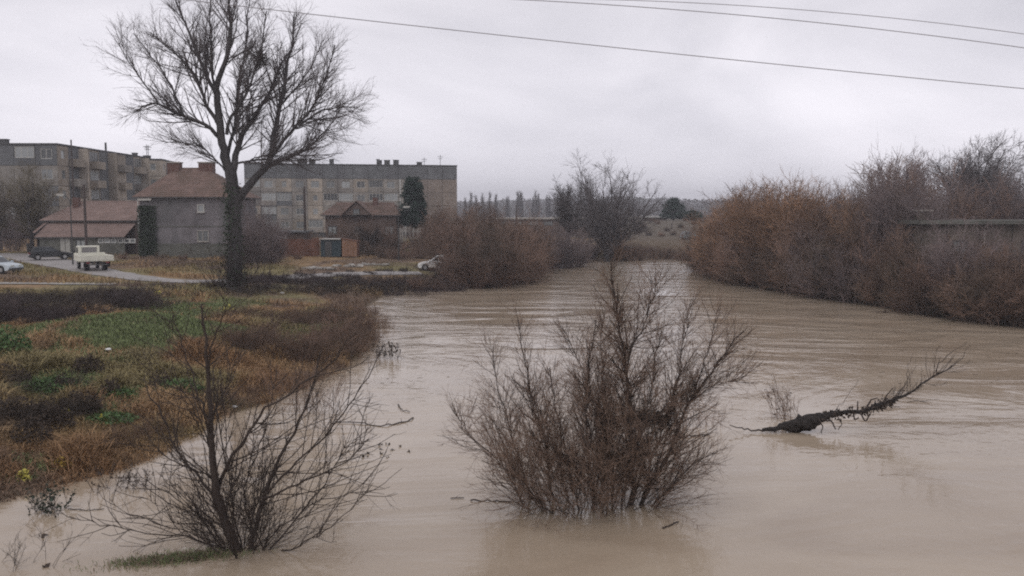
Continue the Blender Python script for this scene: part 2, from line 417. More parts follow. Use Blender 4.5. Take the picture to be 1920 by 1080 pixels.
# distant wooded hills
m_hill = mat('wooded_hill', (0.065, 0.07, 0.055), 0.95, 0.35, 0.02, 1.0, 0.12)
def hill(name, Y, top_px, thick):
    us = np.linspace(-600, 2600, 420)
    tops = np.interp(us, [p[0] for p in top_px], [p[1] for p in top_px])
    Vv = []
    for u, tp in zip(us, tops):
        x = (u - 960) / F * Y; zt = CAMH + (HOR - tp) / F * Y
        zt += (fbm(np.array([x]), np.array([0.]), 40, 3)[0] - 0.5) * 4 + random.uniform(-1.3, 1.3)
        Vv += [(x, Y - thick, 1.0), (x, Y - thick * 0.5, zt * 0.55), (x, Y, zt), (x, Y + thick, 1.0)]
    n = len(us); I = np.arange(n * 4).reshape(n, 4)
    Qq = np.stack([I[:-1, :-1], I[1:, :-1], I[1:, 1:], I[:-1, 1:]], -1).reshape(-1, 4)
    return tag(nobj(name, mesh_np(name, Vv, quads=Qq, material=m_hill, smooth=True)), kind='structure')
hill('hills', 1500, [(-600, 380), (700, 382), (1000, 374), (1200, 370), (1300, 376), (1420, 378), (1700, 384), (2600, 380)], 160)
hill('hills', 900, [(-600, 392), (900, 390), (1100, 384), (1250, 386), (1400, 388), (2600, 390)], 90)

# ------------------------------------------------------------------ materials for built things
M = {}
M['panel'] = mat('concrete_panel', (0.26, 0.24, 0.215), 0.9, 0.28, 0.9, 0.3, 8, rnd=0.22, stain=((0.17, 0.155, 0.145), 0.35, (1, 1, 0.35)))
M['panel_warm'] = mat('warm_render_panel', (0.35, 0.305, 0.255), 0.9, 0.25, 0.9, 0.3, 8, rnd=0.22, stain=((0.24, 0.21, 0.175), 0.4, (1, 1, 0.3)))
M['panel_brown'] = mat('brown_gable_panel', (0.23, 0.19, 0.16), 0.9, 0.18, 0.9, 0.3, 8, rnd=0.08, stain=((0.20, 0.17, 0.15), 0.3, (1, 1, 0.4)))
M['panel_dark'] = mat('dark_parapet_and_recess_panel', (0.14, 0.145, 0.15), 0.9, 0.2, 0.9, 0.3, 8, rnd=0.10, stain=((0.10, 0.10, 0.105), 0.35, (1, 1, 0.35)))
M['core'] = mat('building_core', (0.08, 0.078, 0.075), 0.9, 0.2, 0.6)
M['frame_w'] = mat('painted_window_frame', (0.42, 0.41, 0.38), 0.6, 0.1, 2, rnd=0.3)
M['pane'] = mat('window_pane', (0.20, 0.21, 0.21), 0.15, 0.1, 0.5, rnd=0.85, spec=0.5)
M['ruin'] = mat('mouldy_concrete', (0.15, 0.125, 0.105), 0.95, 0.35, 0.8, 0.4, 8, rnd=0.25, stain=((0.09, 0.08, 0.065), 0.5, (1, 1, 0.3)))
M['roof_tar'] = mat('tar_roof', (0.07, 0.07, 0.07), 0.95, 0.2, 2)
M['metal_d'] = mat('dark_metal', (0.07, 0.07, 0.07), 0.6, 0.2, 3)
M['tile'] = mat('clay_roof_tile', (0.17, 0.115, 0.095), 0.9, 0.3, 1.2, 0.5, 12, rnd=0.10, stain=((0.12, 0.085, 0.065), 0.5, (1, 1, 1)))
M['tile_pink'] = mat('faded_roof_tile', (0.21, 0.150, 0.130), 0.9, 0.25, 1.0, 0.5, 12, rnd=0.10, stain=((0.21, 0.15, 0.13), 0.4, (1, 1, 1)))
M['brick'] = mat('chimney_brick', (0.13, 0.075, 0.062), 0.9, 0.25, 5, 0.4, 20)
M['plaster_grey'] = mat('grey_plaster', (0.165, 0.152, 0.158), 0.9, 0.3, 0.7, 0.4, 10, stain=((0.10, 0.10, 0.10), 0.35, (1, 1, 0.5)))
M['plaster_dark'] = mat('dark_plaster', (0.12, 0.12, 0.105), 0.9, 0.3, 1.0, 0.4, 10)
M['plaster_brown'] = mat('brown_plaster', (0.13, 0.095, 0.08), 0.9, 0.3, 0.8, 0.4, 10)
M['cream'] = mat('cream_wall', (0.62, 0.46, 0.31), 0.85, 0.12, 1.5, rnd=0.08)
M['redgate'] = mat('red_gate', (0.19, 0.05, 0.05), 0.7, 0.2, 2)
M['orange'] = mat('orange_boards', (0.25, 0.145, 0.095), 0.85, 0.2, 2, rnd=0.12)
M['rust'] = mat('rusty_sheet', (0.17, 0.085, 0.06), 0.85, 0.3, 1.2, rnd=0.2)
M['bluedark'] = mat('dark_blue_sheet', (0.035, 0.055, 0.065), 0.7, 0.2, 1.0)
M['white'] = mat('white_paint', (0.62, 0.62, 0.60), 0.6, 0.08, 3)
M['wood_pole'] = mat('weathered_pole', (0.07, 0.055, 0.05), 0.9, 0.25, 2, 0.3, 20, stretch=(1, 1, 0.2))
M['concrete'] = mat('pale_concrete', (0.36, 0.34, 0.31), 0.9, 0.2, 1.5, 0.3, 10)
M['asphalt'] = mat('wet_asphalt', (0.30, 0.28, 0.265), 0.55, 0.25, 0.5, 0.3, 12)
M['tyre'] = mat('tyre', (0.02, 0.02, 0.02), 0.8, 0.2, 5)
M['glass'] = mat('car_glass', (0.03, 0.035, 0.04), 0.08, 0.1, 1, spec=0.6)
M['chrome'] = mat('grey_rim', (0.35, 0.35, 0.35), 0.35, 0.1, 4, metal=0.6)
M['lamp_glass'] = mat('lamp_lens', (0.55, 0.58, 0.55), 0.3, 0.05, 3)

# ------------------------------------------------------------------ roads and paths
def ribbon(name, px, z, width, m, kind='structure', lift=0.03):
    c = np.array([G(u, v, z)[:2] for u, v in px])
    s = np.r_[0, np.cumsum(np.linalg.norm(np.diff(c, axis=0), axis=1))]; n = max(12, int(s[-1] / 1.5)); q = np.linspace(0, s[-1], n)
    c = np.stack([np.interp(q, s, c[:, k]) for k in range(2)], 1)
    for _ in range(4): c[1:-1] = (c[:-2] + c[1:-1] * 2 + c[2:]) / 4
    tg = nrm(np.gradient(c, axis=0)); nv = np.stack([-tg[:, 1], tg[:, 0]], 1)
    W = np.broadcast_to(width, (n,)) if np.isscalar(width) else np.interp(np.linspace(0, 1, n), np.linspace(0, 1, len(width)), width)
    cols_ = []
    K = 9
    for k in range(K):
        off = (k / (K - 1) - 0.5) * W + (np.random.default_rng(k).normal(0, 0.12, n) if k in (0, K - 1) else 0)
        p = c + nv * off[:, None]; zz = ground_z(p[:, 0], p[:, 1]) + lift
        cols_.append(np.stack([p[:, 0], p[:, 1], zz], 1))
    A = np.stack(cols_, 1); I = np.arange(n * K).reshape(n, K)
    return tag(nobj(name, mesh_np(name, A.reshape(-1, 3), quads=np.stack([I[:-1, :-1], I[:-1, 1:], I[1:, 1:], I[1:, :-1]], -1).reshape(-1, 4), material=m, smooth=True)), kind=kind)
ribbon('road', [(-500, 472), (-150, 474), (10, 478), (60, 485), (120, 495), (175, 505), (235, 514), (310, 519), (400, 518), (470, 511), (540, 504), (620, 499), (700, 496), (790, 494)], 2.0, [6.5, 6.5, 6.5, 6.0, 4.5, 3.0, 2.4, 2.0], M['asphalt'], lift=0.05)
ribbon('path', [(-400, 529), (-100, 529), (60, 528), (215, 526)], 2.0, 1.3, M['concrete'], lift=0.06)

# ------------------------------------------------------------------ apartment blocks
BW, SH = 3.2, 2.8
def wall_with_hole(x0, x1, z0, z1, th=0.12):
    mb = MB(); g_ = 0.03
    mb.box(g_, -th, g_, x0, 0, SH - g_); mb.box(x1, -th, g_, BW - g_, 0, SH - g_)
    mb.box(x0 + .001, -th, g_, x1 - .001, 0, z0); mb.box(x0 + .001, -th, z1, x1 - .001, 0, SH - g_)
    return mb
def frame_mb(x0, x1, z0, z1, mull=1, th=0.06):
    mb = MB(); f = 0.09
    mb.box(x0, -th, z0, x0 + f, 0, z1); mb.box(x1 - f, -th, z0, x1, 0, z1); mb.box(x0 + f, -th, z0, x1 - f, 0, z0 + f); mb.box(x0 + f, -th, z1 - f, x1 - f, 0, z1)
    for k in range(mull):
        xm = x0 + (x1 - x0) * (k + 1) / (mull + 1); mb.box(xm - .035, -th, z0 + f, xm + .035, 0, z1 - f)
    return mb
def pane_mb(x0, x1, z0, z1): return MB().box(x0 + .05, -0.02, z0 + .05, x1 - .05, 0.0, z1 - .05)
WIN = {'win': (0.75, 2.45, 0.9, 2.3, 1), 'small': (1.1, 2.1, 1.0, 2.2, 0), 'loggia': (0.15, 3.05, 1.05, 2.6, 3), 'tall': (0.7, 1.5, 0.2, 2.3, 0)}
_cache = {}
def panel_meshes(kind, mk):
    key = (kind, mk)
    if key not in _cache:
        if kind == 'plain':
            _cache[key] = (MB().box(.03, -.12, .03, BW - .03, 0, SH - .03).mesh('wall_panel', M[mk]), None, None)
        else:
            x0, x1, z0, z1, mu = WIN[kind]
            _cache[key] = (wall_with_hole(x0, x1, z0, z1).mesh('wall_panel', M[mk]), frame_mb(x0, x1, z0, z1, mu).mesh('window', M['frame_w']), pane_mb(x0, x1, z0, z1).mesh('pane', M['pane']))
    return _cache[key]
def put_panel(root, p, ang, kind, mk, depth=0.0):
    wm, fm, pm = panel_meshes(kind, mk)
    o = nobj('wall_panel', wm, root, p, ang)
    if fm:
        f = nobj('window', fm, root, p, ang)
        nobj('pane', pm, f)
    return o
def block(label, origin, rz, nx, ny, ns, design_front, design_right, design_left=None):
    root = empty('apartment_block', origin, rz); W_, D_ = nx * BW, ny * BW; Hh = ns * SH
    tag(root, label, 'apartment block')
    MB().box(0.25, 0.25, -1, W_ - 0.25, D_ - 0.25, Hh + 0.2).build('core', M['core'], root)
    for i in range(nx):
        for s in range(ns):
            k, mk = design_front(i, s)
            put_panel(root, (i * BW, 0.1, s * SH), 0, k, mk)
    for i in range(ny):
        for s in range(ns):
            k, mk = design_right(i, s)
            put_panel(root, (W_ - 0.1, i * BW, s * SH), math.pi / 2, k, mk)
            if design_left:
                k, mk = design_left(i, s); put_panel(root, (0.1, (i + 1) * BW, s * SH), -math.pi / 2, k, mk)
    mb = MB(); mb.box(-0.1, -0.1, Hh, W_ + 0.1, D_ + 0.1, Hh + 0.25); mb.build('roof', M['roof_tar'], root)
    return root, W_, D_, Hh
def roof_bits(root, W_, D_, Hh, n, seed, y0=0.6):
    g = random.Random(seed)
    for i in range(n):
        x = g.uniform(1, W_ - 1); y = g.uniform(y0, min(D_ - 1, y0 + 3))
        a, h_ = g.uniform(.3, .7), g.uniform(.5, 1.1)
        MB().box(x - a, y - .35, Hh + .25, x + a, y + .35, Hh + .25 + h_).box(x - a - .08, y - .43, Hh + .25 + h_ + .002, x + a + .08, y + .43, Hh + .37 + h_).build('roof_vent', M['metal_d'], root)
    for i in range(max(2, n // 3)):
        x = g.uniform(2, W_ - 2); h_ = g.uniform(1.5, 3.2)
        MB().cyl((x, y0 + 1, Hh + .25), .05, h_, 6).box(x - .6, y0 + .97, Hh + h_ - .2, x + .6, y0 + 1.03, Hh + h_ - .12).box(x - .4, y0 + .97, Hh + h_ - .6, x + .4, y0 + 1.03, Hh + h_ - .52).build('aerial', M['metal_d'], root)

gB = random.Random(4)
def dB(i, s):
    if s == 4: return 'plain', 'panel_dark'
    if i >= 11: return ('plain', 'panel_brown') if i > 12 or s < 1 else ('plain', 'panel_brown')
    if i in (10,): return ('small', 'panel')
    return gB.choice([('win', 'panel'), ('loggia', 'panel'), ('win', 'panel_warm'), ('loggia', 'panel_dark'), ('small', 'panel_warm'), ('loggia', 'panel'), ('win', 'panel')])
pl = P(460, 400, 176); pr = P(857, 400, 184)
angB = math.atan2(pr[1] - pl[1], pr[0] - pl[0])
LB = math.hypot(pr[0] - pl[0], pr[1] - pl[1])
_bw = BW; nB = 14; BW = LB / nB
B, WB, DB, HB = block('long five-storey grey concrete apartment block with dark top band, right of the big tree', (pl[0], pl[1], 3.0), angB, nB, 3, 5, dB,
          lambda i, s: ('plain', 'panel_brown'), lambda i, s: ('plain', 'panel_dark'))
roof_bits(B, WB, DB, HB, 9, 3)
MB().cyl((WB * 0.724, -0.12, 0), 0.09, HB - 2.9, 8).build('downpipe', M['white'], B)
_cache.clear(); BW = 3.0
WIN['win'] = (0.7, 2.3, 0.9, 2.3, 1); WIN['loggia'] = (0.15, 2.85, 1.05, 2.6, 2); WIN['small'] = (1.0, 2.0, 1.0, 2.2, 0)
gA = random.Random(8)
def dAf(i, s):
    return gA.choice([('plain', 'panel'), ('win', 'panel_dark'), ('loggia', 'panel_dark'), ('plain', 'panel_dark'), ('win', 'panel')])
colsA = ['w', 'd', 'p', 'l', 'd', 'w', 'p', 'd', 'l', 'p', 'd', 'w']  # d: flush panels in a dark colour that paints the shade of recessed columns
def dAr(i, s):
    c = colsA[i % len(colsA)]
    return {'w': ('small', 'panel_warm'), 'd': ('plain', 'panel_dark'), 'p': ('plain', 'panel_warm'), 'l': ('loggia', 'panel_warm')}[c]
pc = P(112, 400, 119.0)
nAx, nAy = 9, 10
A_, WA, DA, HA = block('tall weathered apartment block with beige balcony side, at the left behind the red roofs', (pc[0] - nAx * BW, 119.0, 2.4), 0, nAx, nAy, 5, dAf, dAr)
roof_bits(A_, WA, DA, HA, 7, 9)
# projecting balcony stacks and stair fins on the receding side
for k, i in enumerate((1, 3, 6, 8)):
    for s in range(1, 5):
        mb = MB(); y0 = i * BW + .2; z0 = s * SH
        mb.box(WA, y0, z0, WA + 1.1, y0 + 2.6, z0 + .14); mb.box(WA + 1.02, y0, z0 + .141, WA + 1.1, y0 + 2.6, z0 + 1.1)
        mb.box(WA + .02, y0, z0 + .141, WA + 1.018, y0 + .08, z0 + 1.1); mb.box(WA + .02, y0 + 2.52, z0 + .141, WA + 1.018, y0 + 2.6, z0 + 1.1)
        mb.build('balcony', M['panel_warm'] if (k + s) % 3 else M['panel'], A_)
for i in (2, 5, 9):
    MB().box(WA + .001, i * BW - .15, 0, WA + 1.3, i * BW + .15, HA - .1).build('wall_fin', M['panel_warm'], A_)
for y, h_ in ((15.0, 1.3),):
    MB().cyl((WA - .3, y, HA + .25), .16, h_, 8).build('flue_pipe', M['metal_d'], A_)
# farther continuation of the same row of flats
def dA2(i, s): return gA.choice([('loggia', 'panel_warm'), ('plain', 'panel_dark'), ('small', 'panel_warm'), ('plain', 'panel_warm')])
A2, WA2, DA2, HA2 = block('narrow far apartment block with pale balconies, between the tall block and the hipped house', (P(240, 400, 152)[0], 152, 2.4), R(8), 2, 4, 5, dA2, dA2)
roof_bits(A2, WA2, DA2, HA2, 2, 12)

# ------------------------------------------------------------------ houses
def hip_roof(x0, x1, y0, y1, ze, zr, rx0, rx1, name, m, parent, th=0.14):
    """hipped roof of lapped courses: every course of tiles is a step of its own"""
    ym = (y0 + y1) / 2; K = 14; mb = MB()
    for k in range(K):
        a, b_ = k / K, (k + 1) / K
        def ringp(t, dz): return [(x0 + (rx0 - x0) * t, y0 + (ym - y0) * t, ze + (zr - ze) * t + dz), (x1 + (rx1 - x1) * t, y0 + (ym - y0) * t, ze + (zr - ze) * t + dz),
                                   (x1 + (rx1 - x1) * t, y1 + (ym - y1) * t, ze + (zr - ze) * t + dz), (x0 + (rx0 - x0) * t, y1 + (ym - y1) * t, ze + (zr - ze) * t + dz)]
        lo = ringp(a, 0.05); hi = ringp(b_, 0.0); un = ringp(a, -0.03)
        mb.add(un + lo + hi, [(i, (i + 1) % 4, (i + 1) % 4 + 4, i + 4) for i in range(4)] + [(i + 4, (i + 1) % 4 + 4, (i + 1) % 4 + 8, i + 8) for i in range(4)])
    r_ = mb.build(name, m, parent)
    MB().box(x0, y0, ze - th, x1, y1, ze - 0.035).build('eave', M['metal_d'], parent)
    mbr = MB().cyl((rx0, ym, zr - 0.02), 0.13, rx1 - rx0, 8, axis='x'); mbr.build('ridge_tiles', m, parent)
    return r_
def add_window(parent, x, z, w_, h_, y=0.0, mull=1, fm=None):
    f = frame_mb(x, x + w_, z, z + h_, mull, 0.09).build('window', fm or M['white'], parent, (0, y, 0))
    pane_mb(x, x + w_, z, z + h_).build('pane', M['pane'], f)
    MB().box(x - .08, y - .16, z - .07, x + w_ + .08, y - .001, z - .003).build('sill', M['concrete'], parent)
    return f
# hipped house (dark grey)
hx0, hx1 = P(262, 400, 98)[0], P(436, 400, 98)[0]
H1 = empty('house', (hx0, 98, 1.95)); tag(H1, 'dark grey two-storey house with hipped brown tile roof and two brick chimneys', 'house')
w1 = hx1 - hx0; ze1 = P(300, 369, 98)[2] - 1.95
MB().box(0, 0, -0.3, w1, 9, ze1 - .145).build('wall', M['plaster_grey'], H1)
MB().box(-0.03, -0.05, -0.3, w1 + .03, -0.001, 1.6).box(-0.03, -0.045, 3.5, w1 + .03, -.001, 3.62).build('plinth', M['plaster_dark'], H1)
zr1 = P(360, 316, 102.5)[2] - 1.95
rf = hip_roof(-.55, w1 + .55, -.55, 9.55, ze1, zr1, P(335, 400, 102.5)[0] - hx0, P(392, 400, 102.5)[0] - hx0, 'roof', M['tile'], H1)
for u0, u1 in ((320, 342), (378, 404)):
    a, b_ = P(u0, 400, 102.5)[0] - hx0, P(u1, 400, 102.5)[0] - hx0; zt = P(330, 306, 102.5)[2] - 1.95
    ch = MB().box(a, 3.9, zr1 - 1.5, b_, 5.0, zt).build('chimney', M['brick'], H1)
    MB().box(a - .1, 3.8, zt + .002, b_ + .1, 5.1, zt + .14).build('chimney_cap', M['concrete'], ch)
wx_ = P(369, 400, 98)[0] - hx0; add_window(H1, wx_, P(0, 453, 98)[2] - 1.95, 1.3, 1.3, fm=M['concrete'])
add_window(H1, wx_ + .1, P(0, 398, 98)[2] - 1.95, 0.8, 0.9, fm=M['frame_w'], mull=0)
MB().cyl((-0.12, -0.1, 2.2), .07, ze1 - 2.4, 8).build('downpipe', M['white'], H1)
MB().box(0, -.42, ze1 - .42, 1.5, -.05, ze1 - .15).build('eave_board', M['frame_w'], H1)
# ivy on the left corner
g = np.random.default_rng(2)
c = np.stack([g.normal(0.7, 0.8, 5200), g.uniform(-.35, -.03, 5200), g.uniform(-.1, ze1 - 1.0, 5200)], 1); c = c[(c[:, 0] > -.2) & (c[:, 0] < 2.0)]
V_, Q_ = leaf_arrays(c, 0.10, g)
m_ivy = mat('ivy_leaves', (0.028, 0.045, 0.022), 0.6, 0.5, 3, spec=0.4)
nobj('ivy', mesh_np('ivy', V_, quads=Q_, material=m_ivy), H1)

# long low house with faded red roofs
H2Y = 106.0
ax0, ax1 = P(100, 400, H2Y)[0], P(252, 400, H2Y)[0]; w2 = ax1 - ax0
H2 = empty('house', (ax0, H2Y, 1.95)); tag(H2, 'long low house under two tiers of faded red roof, behind the flatbed truck', 'house')
zeU = P(0, 413, H2Y)[2] - 1.95; zrU = P(0, 378, H2Y + 4)[2] - 1.95
zeL = P(0, 444, H2Y - 3)[2] - 1.95
MB().box(0, 0, -.3, w2, 8, zeU - .145).build('wall', M['plaster_brown'], H2)
hip_roof(-1.6, w2 + .3, -.4, 8.4, zeU, zrU, 1.4, w2 - .5, 'roof', M['tile_pink'], H2)
mb = MB(); K = 9
for k in range(K):
    y0, y1 = -3.4 + 3.35 * k / K, -3.4 + 3.35 * (k + 1) / K; z0, z1 = zeL + (zeU - .35 - zeL) * k / K, zeL + (zeU - .35 - zeL) * (k + 1) / K
    mb.add([(-.6, y0, z0 - .03), (w2 + .2, y0, z0 - .03), (w2 + .2, y0, z0 + .05), (-.6, y0, z0 + .05), (w2 + .2, y1, z1), (-.6, y1, z1)], [(0, 1, 2, 3), (3, 2, 4, 5)])
mb.build('lean_to_roof', M['tile_pink'], H2)
MB().box(-.2, -3.0, -.3, w2, -2.8, zeL - .1).build('lean_to_wall', M['plaster_dark'], H2)
MB().box(-.6, -3.4, zeL - .16, w2 + .2, -3.28, zeL - .04).build('fascia_board', M['metal_d'], H2)
def hx(u): return P(u, 400, H2Y - 3)[0] - ax0
f = MB().box(hx(111), -3.06, 0, hx(120) - .04, -3.0, 2.1).box(hx(120) + .04, -3.06, 0, hx(129), -3.0, 2.1).build('door', M['frame_w'], H2)
for u in (187, 199, 211, 224, 236, 247):
    f_ = frame_mb(hx(u) - .3, hx(u) + .35, zeL - .75, zeL - .22, 0, .08).build('window', M['white'], H2, (0, -3.0, 0)); pane_mb(hx(u) - .3, hx(u) + .35, zeL - .75, zeL - .22).build('pane', M['pane'], f_)
add_window(H2, hx(140), .8, 1.2, 1.1, -3.0, fm=M['metal_d'])
add_window(H2, hx(205), zeL + .0, .9, .0 + .4, -3.0, fm=M['metal_d']) if False else None
MB().box(1.2, 2.4, zrU - .9, 1.9, 3.1, zrU + .5).build('chimney', M['brick'], H2)

# small outbuilding at the left end of that house
hb0 = P(80, 400, H2Y - 1)[0]
H2b = empty('shed', (hb0, H2Y - 2.5, 1.95)); tag(H2b, 'small dark red-roofed shed at the left end of the long low house', 'shed')
ws = ax0 - hb0 - .8
MB().box(0, 0, -.3, ws, 3, 2.7).build('wall', M['plaster_dark'], H2b)
mb = MB()
for k in range(6):
    y0, y1 = -.4 + 3.4 * k / 6, -.4 + 3.4 * (k + 1) / 6; z0, z1 = 2.75 + 1.4 * k / 6, 2.75 + 1.4 * (k + 1) / 6
    mb.add([(-.3, y0, z0 - .03), (ws + .1, y0, z0 - .03), (ws + .1, y0, z0 + .05), (-.3, y0, z0 + .05), (ws + .1, y1, z1), (-.3, y1, z1)], [(0, 1, 2, 3), (3, 2, 4, 5)])
mb.build('roof', M['tile_pink'], H2b)
MB().box(ws * .2, -.05, 0, ws * .75, -.001, 2.0).build('door', M['rust'], H2b)

# house with central gable
H3Y = 122.0
bx0, bx1 = P(607, 400, H3Y)[0], P(745, 400, H3Y)[0]; w3 = bx1 - bx0
H3 = empty('house', (bx0, H3Y, 2.0)); tag(H3, 'brown house with red tiled roof and a central gable, below the long apartment block', 'house')
ze3 = P(0, 403, H3Y)[2] - 2; zr3 = P(0, 381, H3Y + 4)[2] - 2
MB().box(0.2, 0, -.3, w3 - .2, 8, ze3 - .145).build('wall', M['plaster_brown'], H3)
hip_roof(-.4, w3 + .4, -.5, 8.5, ze3, zr3, 1.0, w3 - 1.0, 'roof', M['tile'], H3)
gx0, gx1 = P(640, 400, H3Y)[0] - bx0, P(702, 400, H3Y)[0] - bx0; gm = (gx0 + gx1) / 2; zg = P(0, 376, H3Y)[2] - 2
MB().prism([(gx0 + .3, ze3), (gx1 - .3, ze3), (gm, zg - .25)], -.9, 3).build('gable_wall', M['plaster_brown'], H3)
mb = MB()
for s_, xe in ((1, gx0), (-1, gx1)):
    mb.add([(xe, -1.2, ze3 - .1), (xe, 4, ze3 - .1), (gm, 4, zg), (gm, -1.2, zg), (xe, -1.2, ze3 - .22), (xe, 4, ze3 - .22), (gm, 4, zg - .12), (gm, -1.2, zg - .12)],
           [(0, 1, 2, 3), (4, 7, 6, 5), (0, 3, 7, 4), (0, 4, 5, 1)])
mb.build('gable_roof', M['tile'], H3)
for u in (615, 722): add_window(H3, P(u, 400, H3Y)[0] - bx0, 2.0, 1.2, 1.2, fm=M['metal_d'])
add_window(H3, gm - .5, ze3 + .15, .9, .7, -.9, fm=M['metal_d'])
add_window(H3, P(665, 400, H3Y)[0] - bx0, 2.0, 1.2, 1.2, fm=M['metal_d'])
MB().box(w3 * .62, 3, zr3 - 1, w3 * .62 + .7, 3.7, zr3 + .8).build('chimney', M['brick'], H3)

# sheds and fences in front of it
S = empty('shed', (P(640, 400, 101)[0], 101, 1.9)); tag(S, 'small orange boarded shed in front of the gabled house', 'shed')
ws = P(668, 400, 101)[0] - P(640, 400, 101)[0]
for k in range(5): MB().box(ws * k / 5 + .01, 0, 0, ws * (k + 1) / 5 - .01, .05, 2.1 - .07 * k).build('board', M['orange'], S)
MB().box(0, .06, 0, ws, 1.8, 1.75).build('wall', M['rust'], S)
MB().add([(-.1, -.1, 2.12), (ws + .1, -.1, 1.82), (ws + .1, 2, 1.72), (-.1, 2, 2.02), (-.1, -.1, 2.2), (ws + .1, -.1, 1.9), (ws + .1, 2, 1.8), (-.1, 2, 2.1)], [(0, 3, 2, 1), (4, 5, 6, 7), (0, 1, 5, 4), (1, 2, 6, 5), (2, 3, 7, 6), (3, 0, 4, 7)]).build('roof', M['rust'], S)
S2 = empty('shed', (P(600, 400, 101)[0], 101, 1.9)); tag(S2, 'dark blue metal-sheet shed left of the orange boarded shed', 'shed')
ws2 = P(639, 400, 101)[0] - P(600, 400, 101)[0]
MB().box(0, 0, 0, ws2 - .05, 2.4, 2.0).build('wall', M['bluedark'], S2); MB().box(-.15, -.2, 2.003, ws2 - .06, 2.6, 2.1).build('roof', M['frame_w'], S2)
MB().box(.5, -.05, 0, 1.3, -.002, 1.8).build('door', M['metal_d'], S2)
S3 = empty('fence', (P(512, 400, 102)[0], 102, 1.9)); tag(S3, 'rusty brown sheet-metal fence between the big tree and the blue shed', 'fence')
L3 = P(598, 400, 102)[0] - P(512, 400, 102)[0]
sheet = MB()
for j in range(8): sheet.box(j * L3 / 48 + .003, 0 if j % 2 else .04, 0, (j + 1) * L3 / 48 - .001, .06 if j % 2 else .1, 2.1)
sm = sheet.mesh('sheet', M['rust'])
for k in range(6):
    nobj('sheet', sm, S3, (k * L3 / 6, random.uniform(-.03, .03), random.uniform(-.12, .06)))
    MB().cyl((k * L3 / 6, .15, -.2), .05, 2.4, 6).build('post', M['metal_d'], S3)
# low outbuilding with pale roof edge behind the fence
S4 = empty('outbuilding', (P(490, 400, 112)[0], 112, 1.9)); tag(S4, 'low grey-roofed outbuilding behind the rusty sheet fence', 'outbuilding')
L4 = P(570, 400, 112)[0] - P(490, 400, 112)[0]
MB().box(0, 0, 0, L4, 4, 2.6).build('wall', M['plaster_brown'], S4); MB().box(-.3, -.3, 2.603, L4 + .3, 4.3, 2.8).build('roof', M['panel_dark'], S4)
add_window(S4, 2, 1.0, 1.2, 1.0)
# cream garden wall and red gate
Wc = empty('garden_wall', (P(4, 400, 114)[0], 114, 1.95)); tag(Wc, 'cream garden wall at the left edge, beyond the parked cars', 'wall')
Lc = P(71, 400, 114)[0] - P(4, 400, 114)[0]; nseg = 6
hc = P(0, 446, 114)[2] - 1.95
segm = MB().box(.13, .05, 0, Lc / nseg - .13, .2, hc - .15).mesh('wall_panel', M['cream'])
capm = MB().box(-.02, 0, hc - .148, Lc / nseg - .01, .26, hc - .05).mesh('coping', M['tile'])
postm = MB().box(-.12, 0, 0, .12, .25, hc - .15).mesh('pillar', M['cream'])
for k in range(nseg):
    nobj('wall_panel', segm, Wc, (k * Lc / nseg, 0, 0)); nobj('coping', capm, Wc, (k * Lc / nseg, 0, 0)); nobj('pillar', postm, Wc, (k * Lc / nseg, 0, 0))
Gt = empty('gate', (P(73, 400, 113.5)[0], 113.5, 1.95)); tag(Gt, 'dark red metal gate at the right end of the cream garden wall', 'gate')
wg = P(87, 400, 113.5)[0] - P(73, 400, 113.5)[0]
MB().box(0, 0, .1, wg, .05, 1.8).build('leaf_panel', M['redgate'], Gt); MB().box(-.1, -.03, 0, -.003, .1, 2).box(wg + .003, -.03, 0, wg + .1, .1, 2).build('gate_post', M['metal_d'], Gt)
Bn = empty('rubbish_bin', (P(53, 400, 110)[0], 110, 1.97)); tag(Bn, 'dark brown rubbish bin in front of the cream garden wall', 'bin')
MB().cyl((0, 0, .08), .34, 1.05, 12, r2=.42).build('bin_body', M['metal_d'], Bn); MB().cyl((0, 0, 1.133), .45, .1, 12, r2=.3).build('lid', M['plaster_brown'], Bn)

# white picket pieces by the dark cypress
Fw = empty('fence', (P(750, 400, 116)[0], 116, 2.0)); tag(Fw, 'broken white fence pieces under the dark evergreen tree', 'fence')
pk = MB().box(-.09, 0, 0, .09, .05, 1.9).mesh('picket', M['concrete'])
for k in range(9):
    if k in (3, 6): continue
    o = nobj('picket', pk, Fw, (k * .34, 0, 1.2 + random.uniform(-.2, .1))); o.rotation_euler = (0, R(random.uniform(-5, 5)), 0)
MB().box(-.1, .052, 1.6, 3, .1, 1.72).box(-.1, .052, 2.5, 3, .1, 2.62).box(0, .1, 0, .12, .2, 3).box(2.7, .1, 0, 2.82, .2, 3).build('rail', M['frame_w'], Fw)

# long flat-roofed shed down the river
Sh = empty('warehouse', (P(925, 400, 188)[0], 188, 1.8)); tag(Sh, 'long low warehouse with pale flat roof edge behind the river bend', 'warehouse')
Ls = P(1190, 400, 188)[0] - P(925, 400, 188)[0]; hs = P(0, 409, 188)[2] - 1.8
MB().box(0, 0, -1, Ls, 12, hs - .25).build('wall', M['plaster_brown'], Sh)
MB().box(-.4, -.5, hs - .248, Ls + .4, 12.5, hs + .1).build('roof', M['concrete'], Sh)
for k in range(9):
    x = Ls * (k + .5) / 9; f_ = frame_mb(x - 1, x + 1, hs - 1.6, hs - .7, 3).build('window', M['metal_d'], Sh, (0, 0, 0)); pane_mb(x - 1, x + 1, hs - 1.6, hs - .7).build('pane', M['pane'], f_)
S5 = empty('warehouse', (P(1212, 400, 205)[0], 205, 4.8)); tag(S5, 'small distant hut with white roof edge on the brown embankment', 'hut')
